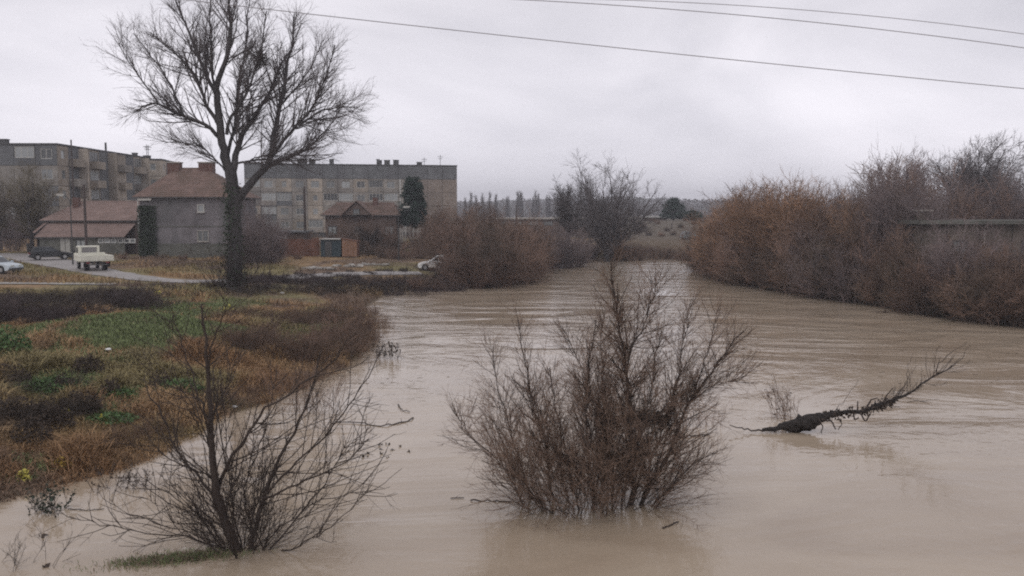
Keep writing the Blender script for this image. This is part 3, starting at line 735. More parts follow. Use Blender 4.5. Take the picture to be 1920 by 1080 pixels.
MB().box(0, 0, -1, 5, 5, 1.2).build('wall', M['plaster_brown'], S5); MB().box(-.3, -.3, 1.203, 5.3, 5.3, 1.5).build('roof', M['white'], S5)

# ruin on the right bank
RY = 67.0
rx0 = P(1716, 400, RY)[0]
Ru = empty('outbuilding', (rx0, RY, 2.2), R(-6)); tag(Ru, 'derelict flat-roofed concrete building half hidden in the right bank thicket', 'building')
zrf = P(0, 413, RY)[2] - 2.2; Lr = 17
for k in range(7):
    x = Lr * k / 7
    MB().box(x + .03, 0, -.5, x + Lr / 7 - .03, .2, zrf - .3).build('wall_panel', M['ruin'], Ru)
MB().box(0.05, .21, -.5, Lr - .05, 8, zrf - .3).build('core', M['core'], Ru)
MB().box(-.5, -.6, zrf - .297, Lr + .5, 8.5, zrf).build('roof', M['plaster_dark'], Ru)
mb = MB().box(.6, 1, zrf + .002, 1.5, 1.9, zrf + .7); mb.build('chimney', M['ruin'], Ru); MB().box(.45, .85, zrf + .703, 1.65, 2.05, zrf + .83).build('chimney_cap', M['concrete'], Ru)
for x in (2.9, 8.0, 12.6): add_window(Ru, x, 1.4, 1.1, 1.3, fm=M['metal_d'])
MB().cyl((5.2, -.1, .2), .04, 3.4, 6).build('downpipe', M['concrete'], Ru)

# ------------------------------------------------------------------ poles and street lamps
def pole(label, u, ybase, ytop, Y, r=0.12, arms=0, cat='pole', m='wood_pole'):
    b_ = P(u, ybase, Y); t_ = P(u, ytop, Y); zb = gz(b_[0], Y)
    o = empty('utility_pole', (b_[0], Y, zb - .1)); tag(o, label, cat)
    hh = t_[2] - zb + .1
    MB().cyl((0, 0, 0), r, hh, 10, r2=r * .7).build('post', M[m], o)
    for k in range(arms):
        MB().box(-.6, -.12, hh - .5 - k * .5, .6, -.04 - .05, hh - .4 - k * .5).build('crossarm', M[m], o)
        for s_ in (-.5, -.25, .25, .5): MB().cyl((s_, -.1, hh - .398 - k * .5), .04, .12, 6).build('insulator', M['concrete'], o)
    return o
pole('dark wooden utility pole rising in front of the long red-roofed house', 163, 484, 346, 96, .17, 1)
pole('thin dark pole standing in front of the tall apartment block, left of its side', 141, 440, 262, 117, .13, 0)
pole('dark pole standing against the long apartment block, right of the big tree', 573, 470, 350, 112, .19, 0)
pole('short thin pole over the warehouse roof', 968, 420, 384, 184, .16, 0)
pole('thin pole standing on the brown embankment down the river', 1259, 470, 418, 168, .13, 0)
pole('dark reddish post at the upstream edge of the right bank thicket', 1334, 455, 402, 132, .30, 0, 'post', 'rust')
def lamp(label, u, utop, ytop, Y, side):
    b_ = P(u, 500, Y); zb = gz(b_[0], Y); t_ = P(utop, ytop, Y)
    o = empty('street_lamp', (b_[0], Y, zb - .05)); tag(o, label, 'street lamp')
    hh = t_[2] - zb
    me_ = traced([([(0, 0, 0), (0, 0, hh * .55), (side * -.02, 0, hh - .4), (side * .35, 0, hh - .05), (side * abs(t_[0] - b_[0]), 0, hh)], .09, .04)], 16, 1, 0)
    nobj('post', tube_mesh('post', [me_], [8], M['metal_d']), o)
    xh = side * abs(t_[0] - b_[0])
    mb = MB().add([(xh - .1 * side, -.12, hh - .06), (xh + .75 * side, -.16, hh - .06), (xh + .75 * side, .16, hh - .06), (xh - .1 * side, .12, hh - .06), (xh, -.07, hh + .08), (xh + .6 * side, -.1, hh + .1), (xh + .6 * side, .1, hh + .1), (xh, .07, hh + .08)],
                  [(0, 3, 2, 1), (4, 5, 6, 7), (0, 1, 5, 4), (1, 2, 6, 5), (2, 3, 7, 6), (3, 0, 4, 7)])
    hd = mb.build('lamp_head', M['concrete'], o)
    MB().box(min(xh, xh + .6 * side), -.12, hh - .12, max(xh, xh + .6 * side), .12, hh - .062).build('lamp_lens', M['lamp_glass'], hd)
lamp('street lamp with pale head, left of the flatbed truck', 137, 119, 364, 84, -1)
lamp('street lamp with pale head in front of the dark evergreen tree', 748, 757, 387, 98, 1)

# ------------------------------------------------------------------ vehicles
def wheel(parent, x, y, r=0.32, wd=0.2):
    w_ = MB().cyl((x, y - wd / 2, r), r, wd, 18, axis='y').build('wheel', M['tyre'], parent, bevel=.02)
    MB().cyl((x, y - wd / 2 - .012, r), r * .58, wd + .024, 12, axis='y').build('rim', M['chrome'], w_)
def car(label, loc, rz, colr, Hc=1.42, L=4.1, W=1.66, hatch=True, dirty=0.15):
    o = empty('parked_car', loc, rz); tag(o, label, 'car')
    paint = mat('car_paint', colr, 0.32, dirty, 1.5, obj=True, spec=0.5)
    hl = L / 2; hw = W / 2; belt = Hc * .62
    prof = [(-hl, .32), (-hl + .03, .62), (-hl + .12, belt - .05), (-hl + .3, belt), (hl - 1.15, belt), (hl - .45, belt - .10), (hl - .1, belt - .2), (hl, .5), (hl - .02, .3), (hl - .25, .22), (hl - .45, .22)]
    # front wheel arch
    def arch(cx): return [(cx + .37 * math.cos(a), .30 + .37 * math.sin(a)) for a in np.linspace(0.05, math.pi - 0.05, 7)]
    prof += arch(hl - .78) + arch(-hl + .75) + [(-hl + .3, .24)]
    MB().prism(prof, -hw, hw).build('body', paint, o, bevel=.045)
    a0, a1 = -hl + .12, hl - 1.2; t0, t1 = -hl + (.45 if hatch else .95), hl - 2.0
    V0 = [(a0, -hw + .05, belt - .02), (a1, -hw + .05, belt - .02), (a1, hw - .05, belt - .02), (a0, hw - .05, belt - .02), (t0, -hw + .22, Hc), (t1, -hw + .22, Hc), (t1, hw - .22, Hc), (t0, hw - .22, Hc)]
    MB().add(V0, [(0, 3, 2, 1), (4, 5, 6, 7), (0, 1, 5, 4), (1, 2, 6, 5), (2, 3, 7, 6), (3, 0, 4, 7)]).build('roof', paint, o, bevel=.05)
    def lerp(p, q, t): return tuple(np.array(p) * (1 - t) + np.array(q) * t)
    def glass(quad, nrmv, name='window', cuts=((.06, .94),)):
        for (s0, s1) in cuts:
            A0 = lerp(lerp(quad[0], quad[1], s0), lerp(quad[3], quad[2], s0), .1); A1 = lerp(lerp(quad[0], quad[1], s1), lerp(quad[3], quad[2], s1), .1)
            A2 = lerp(lerp(quad[0], quad[1], s1), lerp(quad[3], quad[2], s1), .86); A3 = lerp(lerp(quad[0], quad[1], s0), lerp(quad[3], quad[2], s0), .86)
            q4 = [np.array(q) + np.array(nrmv) * .012 for q in (A0, A1, A2, A3)]; q0 = [np.array(q) - np.array(nrmv) * .02 for q in (A0, A1, A2, A3)]
            MB().add(q0 + q4, [(4, 5, 6, 7), (0, 1, 5, 4), (1, 2, 6, 5), (2, 3, 7, 6), (3, 0, 4, 7), (3, 2, 1, 0)]).build(name, M['glass'], o)
    glass([V0[0], V0[1], V0[5], V0[4]], (0, -1, .3), cuts=((.1, .47), (.52, .9))); glass([V0[2], V0[3], V0[7], V0[6]], (0, 1, .3), cuts=((.1, .48), (.53, .9)))
    glass([V0[1], V0[2], V0[6], V0[5]], (.7, 0, .6), 'windscreen'); glass([V0[3], V0[0], V0[4], V0[7]], (-.8, 0, .4), 'rear_window')
    for s_ in (-1, 1):
        wheel(o, hl - .78, s_ * (hw - .1)); wheel(o, -hl + .75, s_ * (hw - .1))
        MB().box(hl - .06, s_ * hw - s_ * .42 - .14, .55, hl + .005, s_ * hw - s_ * .42 + .22 * 1, .7).build('headlight', M['lamp_glass'], o)
        MB().box(-hl - .005, s_ * (hw - .2) - .12, .62, -hl + .1, s_ * (hw - .2) + .12, .8).build('tail_light', M['redgate'], o)
        MB().box(hl - 1.35, s_ * (hw + .1) - .09, belt + .0, hl - 1.2, s_ * (hw + .1) + .09, belt + .14).build('mirror', paint, o)
    MB().box(hl - .02, -hw + .1, .3, hl + .05, hw - .1, .46).build('bumper', M['metal_d'], o); MB().box(-hl - .05, -hw + .1, .32, -hl + .02, hw - .1, .48).build('bumper', M['metal_d'], o)
    MB().box(-hl - .06, -.25, .5, -hl + .02, .25, .62).build('number_plate', M['white'], o)
    return o
p = P(86, 490, 91); car('dark parked car in the road, left of the flatbed truck', (p[0], 92, gz(p[0], 92) + .05), R(35), (0.018, 0.02, 0.022))
p = P(0, 512, 72); car('pale blue-white parked car cut off by the left picture edge', (p[0] - .6, 72.5, gz(p[0] - .6, 72.5) + .03), R(-14), (0.50, 0.56, 0.60))
p = P(816, 492, 90); car('white car behind the reddish bank shrubs, only its upper half showing', (p[0], 88, gz(p[0], 88) + .02), R(176), (0.80, 0.79, 0.78), L=3.0, Hc=1.55)
p = P(1298, 455, 150); car('small pale blue-grey car by the far bank, at the river bend', (p[0], 152, gz(p[0], 152)), R(10), (0.20, 0.25, 0.26), L=3.4)

p = P(188, 505, 79)
T = empty('flatbed_truck', (p[0], 77.5, gz(p[0], 77.5) + .05), R(90 + 37)); tag(T, 'cream white flatbed truck seen from behind, parked on the road', 'truck')
tp = mat('truck_paint', (0.66, 0.65, 0.56), 0.5, 0.12, 2, obj=True)
MB().box(-2.5, -.4, .62, 2.2, -.3, .8).box(-2.5, .3, .62, 2.2, .4, .8).build('chassis', M['metal_d'], T)
mb = MB().prism([(1.0, .6), (2.45, .6), (2.55, 1.0), (2.45, 1.35), (2.05, 2.1), (1.05, 2.12)], -.9, .9); mb.build('cab', tp, T, bevel=.07)
MB().box(.985, -.62, 1.5, .998, .62, 1.98).build('rear_window', mat('cab_glass', (.20, .19, .19), .2, .1, 1), T)
for s_ in (-1, 1):
    MB().box(1.25, s_ * .905 - .01, 1.4, 1.95, s_ * .905 + .01, 1.95).build('window', M['glass'], T)
    MB().box(2.1, s_ * 1.05 - .08, 1.4, 2.16, s_ * 1.05 + .08, 1.75).build('mirror', M['metal_d'], T)
    wheel(T, 1.75, s_ * .78, .36, .24); wheel(T, -1.5, s_ * .74, .36, .4)
    MB().box(-2.45, s_ * 1.33 - .02, .96, .88, s_ * 1.1 + .02, 1.34).build('side_board', tp, T)
    MB().box(-2.53, s_ * .8 - .14, .66, -2.47, s_ * .8 + .14, .8).build('tail_light', M['redgate'], T)
    MB().box(-2.0, s_ * .86 - .25, .3, -1.97, s_ * .86 + .2, .75).build('mud_flap', M['tyre'], T)
MB().box(-2.5, -1.35, .86, .92, 1.35, .958).build('bed', tp, T)
MB().box(-2.52, -1.3, .962, -2.48, 1.3, 1.34).build('tailgate', tp, T)
MB().box(.86, -1.3, .96, .95, 1.3, 1.5).build('headboard', tp, T)
MB().box(-2.5, -.8, .5, -2.44, .8, .6).build('bumper', M['metal_d'], T)

# ------------------------------------------------------------------ overhead wires
def wire(label, px, Y0, Y1, r):
    us = np.array([p_[0] for p_ in px]); vs_ = np.array([p_[1] for p_ in px]); Ys = np.linspace(Y0, Y1, len(px))
    pts3 = np.array([P(u, v, y) for u, v, y in zip(us, vs_, Ys)])
    # parabola through the points, carried on beyond both ends
    tt = np.linspace(0, 1, len(px)); cx = np.polyfit(tt, pts3[:, 0], 1); cy = np.polyfit(tt, pts3[:, 1], 1); cz = np.polyfit(tt, pts3[:, 2], 2)
    q = np.linspace(-.5, 1.6, 40); pp = np.stack([np.polyval(cx, q), np.polyval(cy, q), np.polyval(cz, q)], 1)[None]
    return tag(nobj('overhead_wire', tube_mesh('overhead_wire', [(pp, np.full((1, 40), r))], [6], M['wire'])), label, 'wire', 'overhead wires crossing the sky')
M['wire'] = mat('wire', (0.26, 0.25, 0.26), 0.6, 0.1, 1)
wire('lowest overhead wire, reaching from the big tree across to the right edge', [(470, 12), (740, 45), (1200, 96), (1560, 131), (1920, 165)], 30, 30, .014)
wire('middle overhead wire in the upper right of the sky', [(1020, 0), (1250, 19), (1560, 49), (1920, 85)], 31, 31, .014)
wire('topmost overhead wire in the upper right of the sky', [(1190, 0), (1400, 13), (1650, 32), (1920, 62)], 32, 32, .012)

# ------------------------------------------------------------------ barks
m_bark = mat('dark_bark', (0.055, 0.050, 0.050), 0.9, 0.35, 3, 0.8, 8, stretch=(1, 1, .3))
m_bark_t = mat('thin_branches', (0.105, 0.09, 0.09), 0.9, 0.3, 2)
m_twig_red = mat('reddish_twigs', (0.20, 0.138, 0.104), 0.85, 0.3, 1.5)
m_twig_dark = mat('dark_twigs', (0.050, 0.038, 0.032), 0.85, 0.3, 2)
m_twig_grey = mat('grey_twigs', (0.15, 0.135, 0.135), 0.9, 0.25, 1)
m_twig_orange = mat('orange_twigs', (0.31, 0.19, 0.12), 0.85, 0.5, 0.9, rnd=.4)
m_twig_brown = mat('brown_twigs', (0.215, 0.142, 0.108), 0.85, 0.5, 0.9, rnd=.45, stain=((.120, .092, .070), .22, (1, 1, 1)))
m_twig_purple = mat('purple_twigs', (0.195, 0.155, 0.150), 0.85, 0.3, 0.5, rnd=.2)
m_deadleaf = mat('dead_leaves', (0.06, 0.045, 0.035), 0.9, 0.4, 4)
m_dgreen = mat('evergreen_needles', (0.034, 0.056, 0.044), 0.8, 0.45, 1.5)
m_bramble = mat('bramble_leaves', (0.075, 0.13, 0.045), 0.6, 0.45, 3)
m_yellow = mat('yellow_leaves', (0.50, 0.45, 0.10), 0.7, 0.25, 4)

# ------------------------------------------------------------------ the big bare tree
TY = 63.0
TB = P(440, 545, TY); tzb = gz(TB[0], TY)
def tl(px, r0, r1, drift=0.0, Y=TY, y0=0.0):
    n = len(px); return ([P(u, v, Y + y0 + drift * i / max(1, n - 1)) for i, (u, v) in enumerate(px)], r0, r1)
tree = empty('bare_tree', (TB[0], TY, tzb)); tag(tree, 'huge leafless tree with forked trunk towering over the left bank', 'tree')
def kid_obj(name, br, sides, m, root, off):
    brs = [(p_ - np.array(off), r_) for p_, r_ in br]
    return nobj(name, tube_mesh(name, brs, sides, m), root)
off = (TB[0], TY, tzb)
trunk = traced([([np.array([TB[0], TY, tzb - .4])] + tl([(440, 500), (441, 440), (440, 385), (436, 345), (432, 320)], 0, 0)[0], .60, .42)], 16, 1, .01)
trunk[1][0][:3] *= [1.35, 1.15, 1.05]
kid_obj('trunk', [trunk], [14], m_bark, tree, off)
LIMBS = [
    tl([(434, 330), (420, 290), (412, 240), (408, 190), (405, 165)], .42, .28, -.5),
    tl([(405, 170), (415, 140), (425, 115), (430, 80), (437, 60), (432, 30), (430, -20), (426, -75)], .26, .05, -1.5, y0=-.5),
    tl([(408, 188), (395, 155), (380, 130), (370, 100), (355, 60), (335, 20), (322, -25)], .20, .04, 2.5, y0=-.4),
    tl([(412, 238), (385, 195), (372, 150), (355, 130), (330, 100), (300, 78), (280, 60)], .20, .04, -2.5, y0=-.3),
    tl([(416, 262), (390, 235), (345, 217), (315, 208), (297, 192), (285, 190), (255, 210)], .20, .05, -3.0),
    tl([(342, 213), (330, 180), (310, 140), (280, 100), (250, 62)], .10, .03, 1.0, y0=-1.5),
    tl([(297, 192), (270, 155), (235, 108), (222, 80)], .08, .025, -1.0, y0=-2.2),
    tl([(434, 332), (440, 290), (447, 262), (472, 228), (500, 180), (530, 120), (550, 85)], .34, .05, 2.5),
    tl([(425, 252), (430, 215), (452, 200), (470, 155), (483, 120), (492, 80), (500, 20)], .15, .04, -2.5, y0=-.2),
    tl([(441, 380), (462, 350), (490, 330), (508, 308), (512, 285), (515, 250), (525, 200), (535, 150), (545, 85), (552, 25)], .40, .05, 2.2),
    tl([(511, 290), (545, 245), (580, 215), (600, 170), (620, 115), (628, 85)], .18, .04, -2.5, y0=1.0),
    tl([(560, 236), (600, 207), (640, 200), (672, 201)], .12, .03, -1.0, y0=-.3),
    tl([(505, 312), (545, 292), (580, 277), (610, 245), (640, 205)], .17, .03, 3.0, y0=1.0),
    tl([(445, 306), (470, 301), (508, 298)], .10, .08, 1.0),
    tl([(526, 198), (560, 158), (585, 125), (603, 80)], .10, .03, 1.5, y0=1.5),
    tl([(430, 330), (405, 300), (375, 272), (330, 266), (308, 268)], .10, .025, -2.0),
    tl([(470, 300), (500, 290), (540, 296), (600, 300)], .06, .02, -2.0, y0=.5),
    tl([(433, 320), (425, 280), (445, 230), (440, 180), (455, 130), (462, 70), (470, -20)], .18, .04, 3.5),
    tl([(408, 180), (395, 130), (398, 80), (392, 20), (388, -50)], .13, .03, 1.5, y0=-.5),
    tl([(545, 245), (575, 235), (615, 250), (650, 240)], .07, .02, -2, y0=.2),
]
LT = traced([(a_, b_ * .84, c_ * .8) for a_, b_, c_ in LIMBS], 14, 3, .035)
for i in range(len(LIMBS)):
    kid_obj('limb', [(LT[0][i:i + 1], LT[1][i:i + 1])], [8], m_bark, tree, off)
g = np.random.default_rng(7)
LTs = (LT[0][1:], LT[1][1:])
br1 = kids(LTs, 720, .15, .98, (34, 12), lambda t_, L_: np.clip(3.9 * (1 - .72 * t_), .9, 4.0), .5, .018, 8, .06, .04, g, .4, .055)
br2 = kids(br1, 4200, .12, 1.0, (33, 13), lambda t_, L_: 1.45 * (1 - .4 * t_), .55, .0070, 6, .045, .035, g, .5, .016)
br3 = kids(br2, 13000, .2, 1.0, (32, 13), lambda t_, L_: .7 + 0 * t_,  .7, .0045, 3, .05, .03, g, .7, .008)
kid_obj('crown', [br1, br2, br3], [4, 3, 3], m_bark_t, tree, off)['kind'] = 'stuff'
# thicker growth round the trunk foot
p0 = np.tile([TB[0], TY, tzb], (70, 1)) + g.normal(0, 1, (70, 3)) * [.8, .6, 0]
sp = grow(p0, g.normal(0, .35, (70, 3)) + [0, 0, 1], g.uniform(1, 4.5, 70), .020, .01, 6, .08, .05, g)
sp2 = kids(sp, 700, .2, 1, (32, 10), lambda t_, L_: .9 + 0 * t_, .6, .008, 4, .1, .05, g)
kid_obj('suckers', [sp, sp2], [4, 3], m_twig_dark, tree, off)['kind'] = 'stuff'
c = np.stack([g.normal(0, 1, 2600) * .34, g.normal(0, 1, 2600) * .34, g.uniform(.2, 8, 2600) ** 1.0], 1); c[:, 0] *= 1.2 - c[:, 2] * .06
V_, Q_ = leaf_arrays(c, .11, g)
nobj('ivy', mesh_np('ivy', V_, quads=Q_, material=m_ivy), tree)
nst = P(487, 110, TY - 1.6)
ns_ = grow(np.tile(nst, (160, 1)) + g.normal(0, .16, (160, 3)), g.normal(0, 1, (160, 3)), .8, .02, .015, 3, .2, 0, g)
tag(kid_obj('bird_nest', [ns_], [3], m_twig_dark, None, (0, 0, 0)), 'dark stick nest high in the right crown of the huge bare tree', 'nest')

# ------------------------------------------------------------------ foreground bushes in the water
def bush(name, label, lines, seed, base, rand_stems, counts, m_s, m_t, spread, hmax, lens=(1.0, .55, .3), twr=(.010, .006, .004), skirt=.3):
    g = np.random.default_rng(seed); root = empty(name, base); tag(root, label, 'bush')
    ML = traced(lines, 16, seed, .06)
    for i in range(len(lines)):
        kid_obj('stem', [(ML[0][i:i + 1], ML[1][i:i + 1])], [7], m_s, root, base)
    n = rand_stems
    a = g.uniform(0, 2 * math.pi, n); rr = np.sqrt(g.random(n))
    rr = np.maximum(rr, .12)
    st = np.stack([base[0] + spread[0] * rr * np.cos(a), base[1] + spread[1] * rr * np.sin(a), np.full(n, -.15)], 1)
    d = np.stack([np.cos(a) * rr * spread[2] + g.normal(0, .15, n), np.sin(a) * rr * spread[2] + g.normal(0, .15, n), np.ones(n) * .9], 1)
    L = hmax * g.uniform(.35, 1.0, n) * (1 - .25 * rr)
    sk_ = g.random(n) < skirt; d[sk_, :2] *= 2.6; d[sk_, 2] *= .75; L = np.where(sk_, L * .55, L)
    S_ = grow(st, d, L, g.uniform(.007, .019, n), .004, 9, .09, .06, g)
    k1 = kids(ML, counts[0], .08, .97, (36, 13), lambda t_, L_: lens[0] * (1.5 - 1.1 * t_), .5, twr[0], 7, .10, .06, g, .45, .014)
    k1b = kids(S_, int(counts[0] * .8), .08, .98, (38, 14), lambda t_, L_: lens[0] * .8 * (1.3 - .8 * t_), .55, twr[0] * .8, 6, .10, .05, g, .5, .012)
    both = (np.concatenate([k1[0][:, ::1][:, :6], k1b[0]]), np.concatenate([k1[1][:, :6], k1b[1]]))
    k2 = kids(both, counts[1], .12, 1, (38, 14), lambda t_, L_: lens[1] * (1.2 - .5 * t_), .65, twr[1], 5, .09, .04, g, .55, .008)
    k3 = kids(k2, counts[2], .2, 1, (38, 14), lambda t_, L_: lens[2] + 0 * t_, .7, twr[2], 3, .12, .03, g, .6, .005)
    kid_obj('thin_stems', [S_, k1], [5, 4], m_s, root, base)['kind'] = 'stuff'
    kid_obj('twigs', [k1b, k2, k3], [3, 3, 3], m_t, root, base)['kind'] = 'stuff'
    return root, ML, k2

CY = 20.0
cb = G(1108, 948); CY = cb[1]
def bl(px, r0, r1, drift, y0=0.0, Y=None):
    Y = CY if Y is None else Y; n = len(px)
    return ([P(u, v, Y + y0 + drift * i / (n - 1)) for i, (u, v) in enumerate(px)], r0, r1)
CL = [
    bl([(1178, 975), (1185, 900), (1188, 820), (1175, 700), (1158, 620), (1150, 560), (1146, 490)], .085, .012, -.3),
    bl([(1195, 960), (1240, 870), (1275, 800), (1300, 740), (1340, 690), (1395, 620)], .055, .012, .6),
    bl([(1112, 965), (1107, 860), (1105, 760), (1104, 680), (1118, 600)], .040, .010, -.8, -.2),
    bl([(1042, 960), (1028, 860), (1010, 790), (990, 720), (975, 640), (972, 600)], .040, .008, .7, .3),
    bl([(985, 955), (950, 880), (915, 845), (880, 820), (845, 760)], .022, .006, -.6),
    bl([(1005, 955), (975, 860), (950, 780), (928, 700), (925, 650)], .026, .006, .9, .4),
    bl([(1200, 960), (1225, 850), (1255, 760), (1285, 660), (1297, 560)], .035, .007, 1.2, .3),
    bl([(1150, 965), (1145, 850), (1110, 740), (1075, 660), (1052, 610)], .034, .008, 1.0, .2),
    bl([(1210, 960), (1270, 900), (1310, 860), (1345, 850)], .022, .006, -.7),
    bl([(1174, 700), (1180, 650), (1205, 620), (1225, 560), (1228, 520)], .022, .007, -.6, -.2),
    bl([(1090, 965), (1060, 860), (1040, 760), (1030, 690)], .028, .007, -1.0, -.3),
    bl([(1165, 965), (1175, 880), (1210, 790), (1225, 700), (1240, 620)], .032, .008, -.9, -.2),
    bl([(1300, 740), (1330, 650), (1345, 580)], .018, .006, .4, .3),
    bl([(1120, 960), (1130, 870), (1135, 760), (1125, 660), (1135, 580)], .03, .007, .5, .4),
    bl([(1230, 780), (1275, 740), (1350, 722), (1415, 700)], .016, .005, .7, .2),
]
bushC, MLc, _ = bush('flooded_bush', 'large reddish leafless bush standing in the flood in the middle of the river', CL, 21, (cb[0], cb[1], 0), 92, (950, 9500, 15000), m_twig_dark, m_twig_red, (1.45, .6, .8), 4.6, (1.15, .58, .30), (.0062, .0040, .0029), skirt=.4)
lb = G(452, 1032); LY = lb[1]
def ll(px, r0, r1, drift, y0=0.0): return bl(px, r0, r1, drift, y0, LY)
LL = [
    ll([(446, 1040), (425, 985), (405, 930), (398, 860), (393, 780), (388, 720), (384, 660), (378, 570)], .115, .018, -.3),
    ll([(408, 925), (425, 875), (455, 830), (488, 775), (525, 748), (560, 732), (600, 695), (640, 655), (668, 625)], .042, .010, -1.2),
    ll([(470, 1040), (482, 975), (495, 930), (520, 870), (560, 790), (592, 715), (600, 660)], .06, .010, .6),
    ll([(425, 985), (395, 925), (355, 875), (330, 840), (305, 780), (270, 705)], .038, .009, .5),
    ll([(492, 935), (545, 915), (600, 888), (650, 870), (672, 840), (690, 800)], .026, .007, -.8),
    ll([(500, 1038), (560, 965), (610, 905), (640, 850), (660, 810)], .024, .006, .8),
    ll([(496, 928), (560, 862), (625, 800), (650, 765), (680, 720), (712, 660)], .026, .008, -.5),
    ll([(430, 1035), (360, 1008), (280, 1000), (200, 985), (130, 968)], .020, .005, -.4),
    ll([(436, 1035), (380, 1010), (330, 990), (270, 975), (218, 955), (205, 935)], .018, .005, .5),
    ll([(515, 1040), (560, 1025), (610, 995), (660, 955), (700, 905)], .018, .005, -.6),
    ll([(395, 800), (372, 740), (345, 660), (325, 590)], .026, .009, .3, -.1),
    ll([(388, 700), (398, 640), (420, 590), (425, 560)], .020, .008, -.4, -.2),
    ll([(392, 800), (420, 740), (440, 680), (460, 620)], .018, .005, .6, -.2),
    ll([(408, 900), (365, 880), (335, 870), (300, 850), (265, 800)], .020, .005, -.5),
    ll([(455, 1035), (440, 960), (430, 880), (420, 800), (412, 720)], .022, .005, .8),
    ll([(490, 1038), (520, 990), (580, 940), (640, 930), (700, 890), (730, 830)], .018, .004, .6),
    ll([(424, 1036), (400, 980), (330, 930), (280, 905), (240, 870)], .018, .005, .7),
    ll([(470, 1000), (452, 930), (480, 860), (500, 800), (520, 690)], .020, .005, 1.0),
    ll([(400, 860), (380, 800), (350, 740), (300, 690), (280, 660)], .016, .005, -.6),
    ll([(500, 1040), (470, 985), (400, 960), (340, 960), (260, 930)], .014, .004, -.3),
]
bushL, MLl, _ = bush('flooded_bush', 'dark leafless multi-stemmed bush standing in the flood at the lower left', LL, 33, (lb[0], lb[1], 0), 16, (300, 1150, 1300), m_twig_dark, m_twig_dark, (.35, .3, 1.0), 2.6, (1.35, .60, .28), (.0080, .0052, .0036))

# debris caught in the centre bush
g = np.random.default_rng(44)
ctr = P(1205, 785, CY + .4)
sk = grow(ctr + g.normal(0, 1, (260, 3)) * [.33, .2, .07], g.normal(0, 1, (260, 3)) * [1, .6, .25], g.uniform(.3, .8, 260), .012, .006, 4, .15, 0, g)
tag(nobj('driftwood', tube_mesh('driftwood', [sk], [3], m_twig_dark)), 'dark mat of flood debris caught halfway up the middle bush', 'debris')
def stick(label, px, r0, r1, z=0.02, dz=None, seed=0, cat='stick', kidsn=8):
    pts = []
    for i, (u, v) in enumerate(px): pts.append(G(u, v, z + (0 if dz is None else dz[i])))
    br = traced([(pts, r0, r1)], 14, seed, .08); g = np.random.default_rng(seed)
    k = kids(br, kidsn, .1, 1, (45, 12), lambda t_, L_: .10 * L_ + .05, .6, .004, 4, .15, .05, g)
    return tag(nobj('floating_stick', tube_mesh('floating_stick', [br, k], [6, 3], m_twig_dark)), label, cat)
stick('long thin forked stick floating right of the lower left bush', [(628, 792), (680, 793), (715, 800), (745, 795), (775, 783)], .014, .022, .02, seed=1)
stick('small bent twig floating above the long forked stick', [(747, 758), (752, 768), (768, 772)], .02, .012, .03, seed=2, kidsn=3)
stick('short dark stick floating below the middle bush', [(1242, 990), (1256, 985), (1272, 978)], .02, .015, .02, seed=3, kidsn=3)
stick('flat stick floating left of the middle bush, touching its stems', [(882, 938), (930, 939), (985, 941)], .018, .014, .02, seed=4)
stick('tiny stick floating furthest left of the middle bush', [(845, 934), (858, 933), (870, 933)], .012, .010, .02, seed=5, kidsn=2)
stick('thin branch floating just right of the middle bush', [(1262, 822), (1290, 818), (1330, 815)], .03, .02, .03, seed=6)
stick('thin wavy stick floating at the left, near the flooded bank plants', [(128, 954), (165, 956), (195, 954)], .012, .008, .02, seed=7)

# driftwood log at the right
g = np.random.default_rng(5)
lg0 = G(1500, 812); DYl = lg0[1]
log = empty('driftwood_log', (lg0[0], lg0[1], 0)); tag(log, 'dark fallen tree branch rising out of the water at the right', 'driftwood')
def dl(px, r0, r1, drift=0.0, y0=0.0): return bl(px, r0, r1, drift, y0, DYl)
main = traced([dl([(1430, 806), (1465, 803), (1500, 796), (1530, 786), (1560, 776), (1600, 772), (1625, 771), (1655, 757), (1690, 745), (1712, 735), (1735, 715), (1765, 700), (1790, 684)], .10, .02, .8)], 22, 2, .02)
prof_r = np.interp(np.linspace(0, 1, 22), [0, .1, .18, .24, .32, .40, .5, .56, .62, .75, 1], [.05, .11, .24, .23, .12, .055, .05, .085, .055, .03, .010])
main = (main[0], prof_r[None])
m_log = mat('wet_black_bark', (0.028, 0.023, 0.020), 0.75, .5, 9, 1.0, 25)
main = (np.stack([np.interp(np.linspace(0, 21, 80), np.arange(22), main[0][0, :, k]) for k in range(3)], 1)[None], np.interp(np.linspace(0, 21, 80), np.arange(22), main[1][0])[None])
Vl, Ql = tube_arrays([(main[0] - [lg0[0], lg0[1], 0], main[1])], [14])
axis_l = np.repeat(main[0][0] - [lg0[0], lg0[1], 0], 14, axis=0); dl_ = Vl - axis_l
Vl = axis_l + dl_ * (1 + np.clip(g.normal(0, .16, (len(Vl), 1)), -.35, .5) + .5 * (vnoise(np.arange(len(Vl)) // 14, np.arange(len(Vl)) % 14, 2.3)[:, None] - .5))
nobj('trunk', mesh_np('trunk', Vl, quads=Ql, material=m_log), log)
shard = kids((main[0][:, 4:48], main[1][:, 4:48]), 34, 0, 1, (50, 25), lambda t_, L_: .22 + 0 * t_, .6, .012, 4, .25, -.05, g, .4, .035)
kid_obj('bark_shards', [shard], [4], m_log, log, (lg0[0], lg0[1], 0))['kind'] = 'stuff'
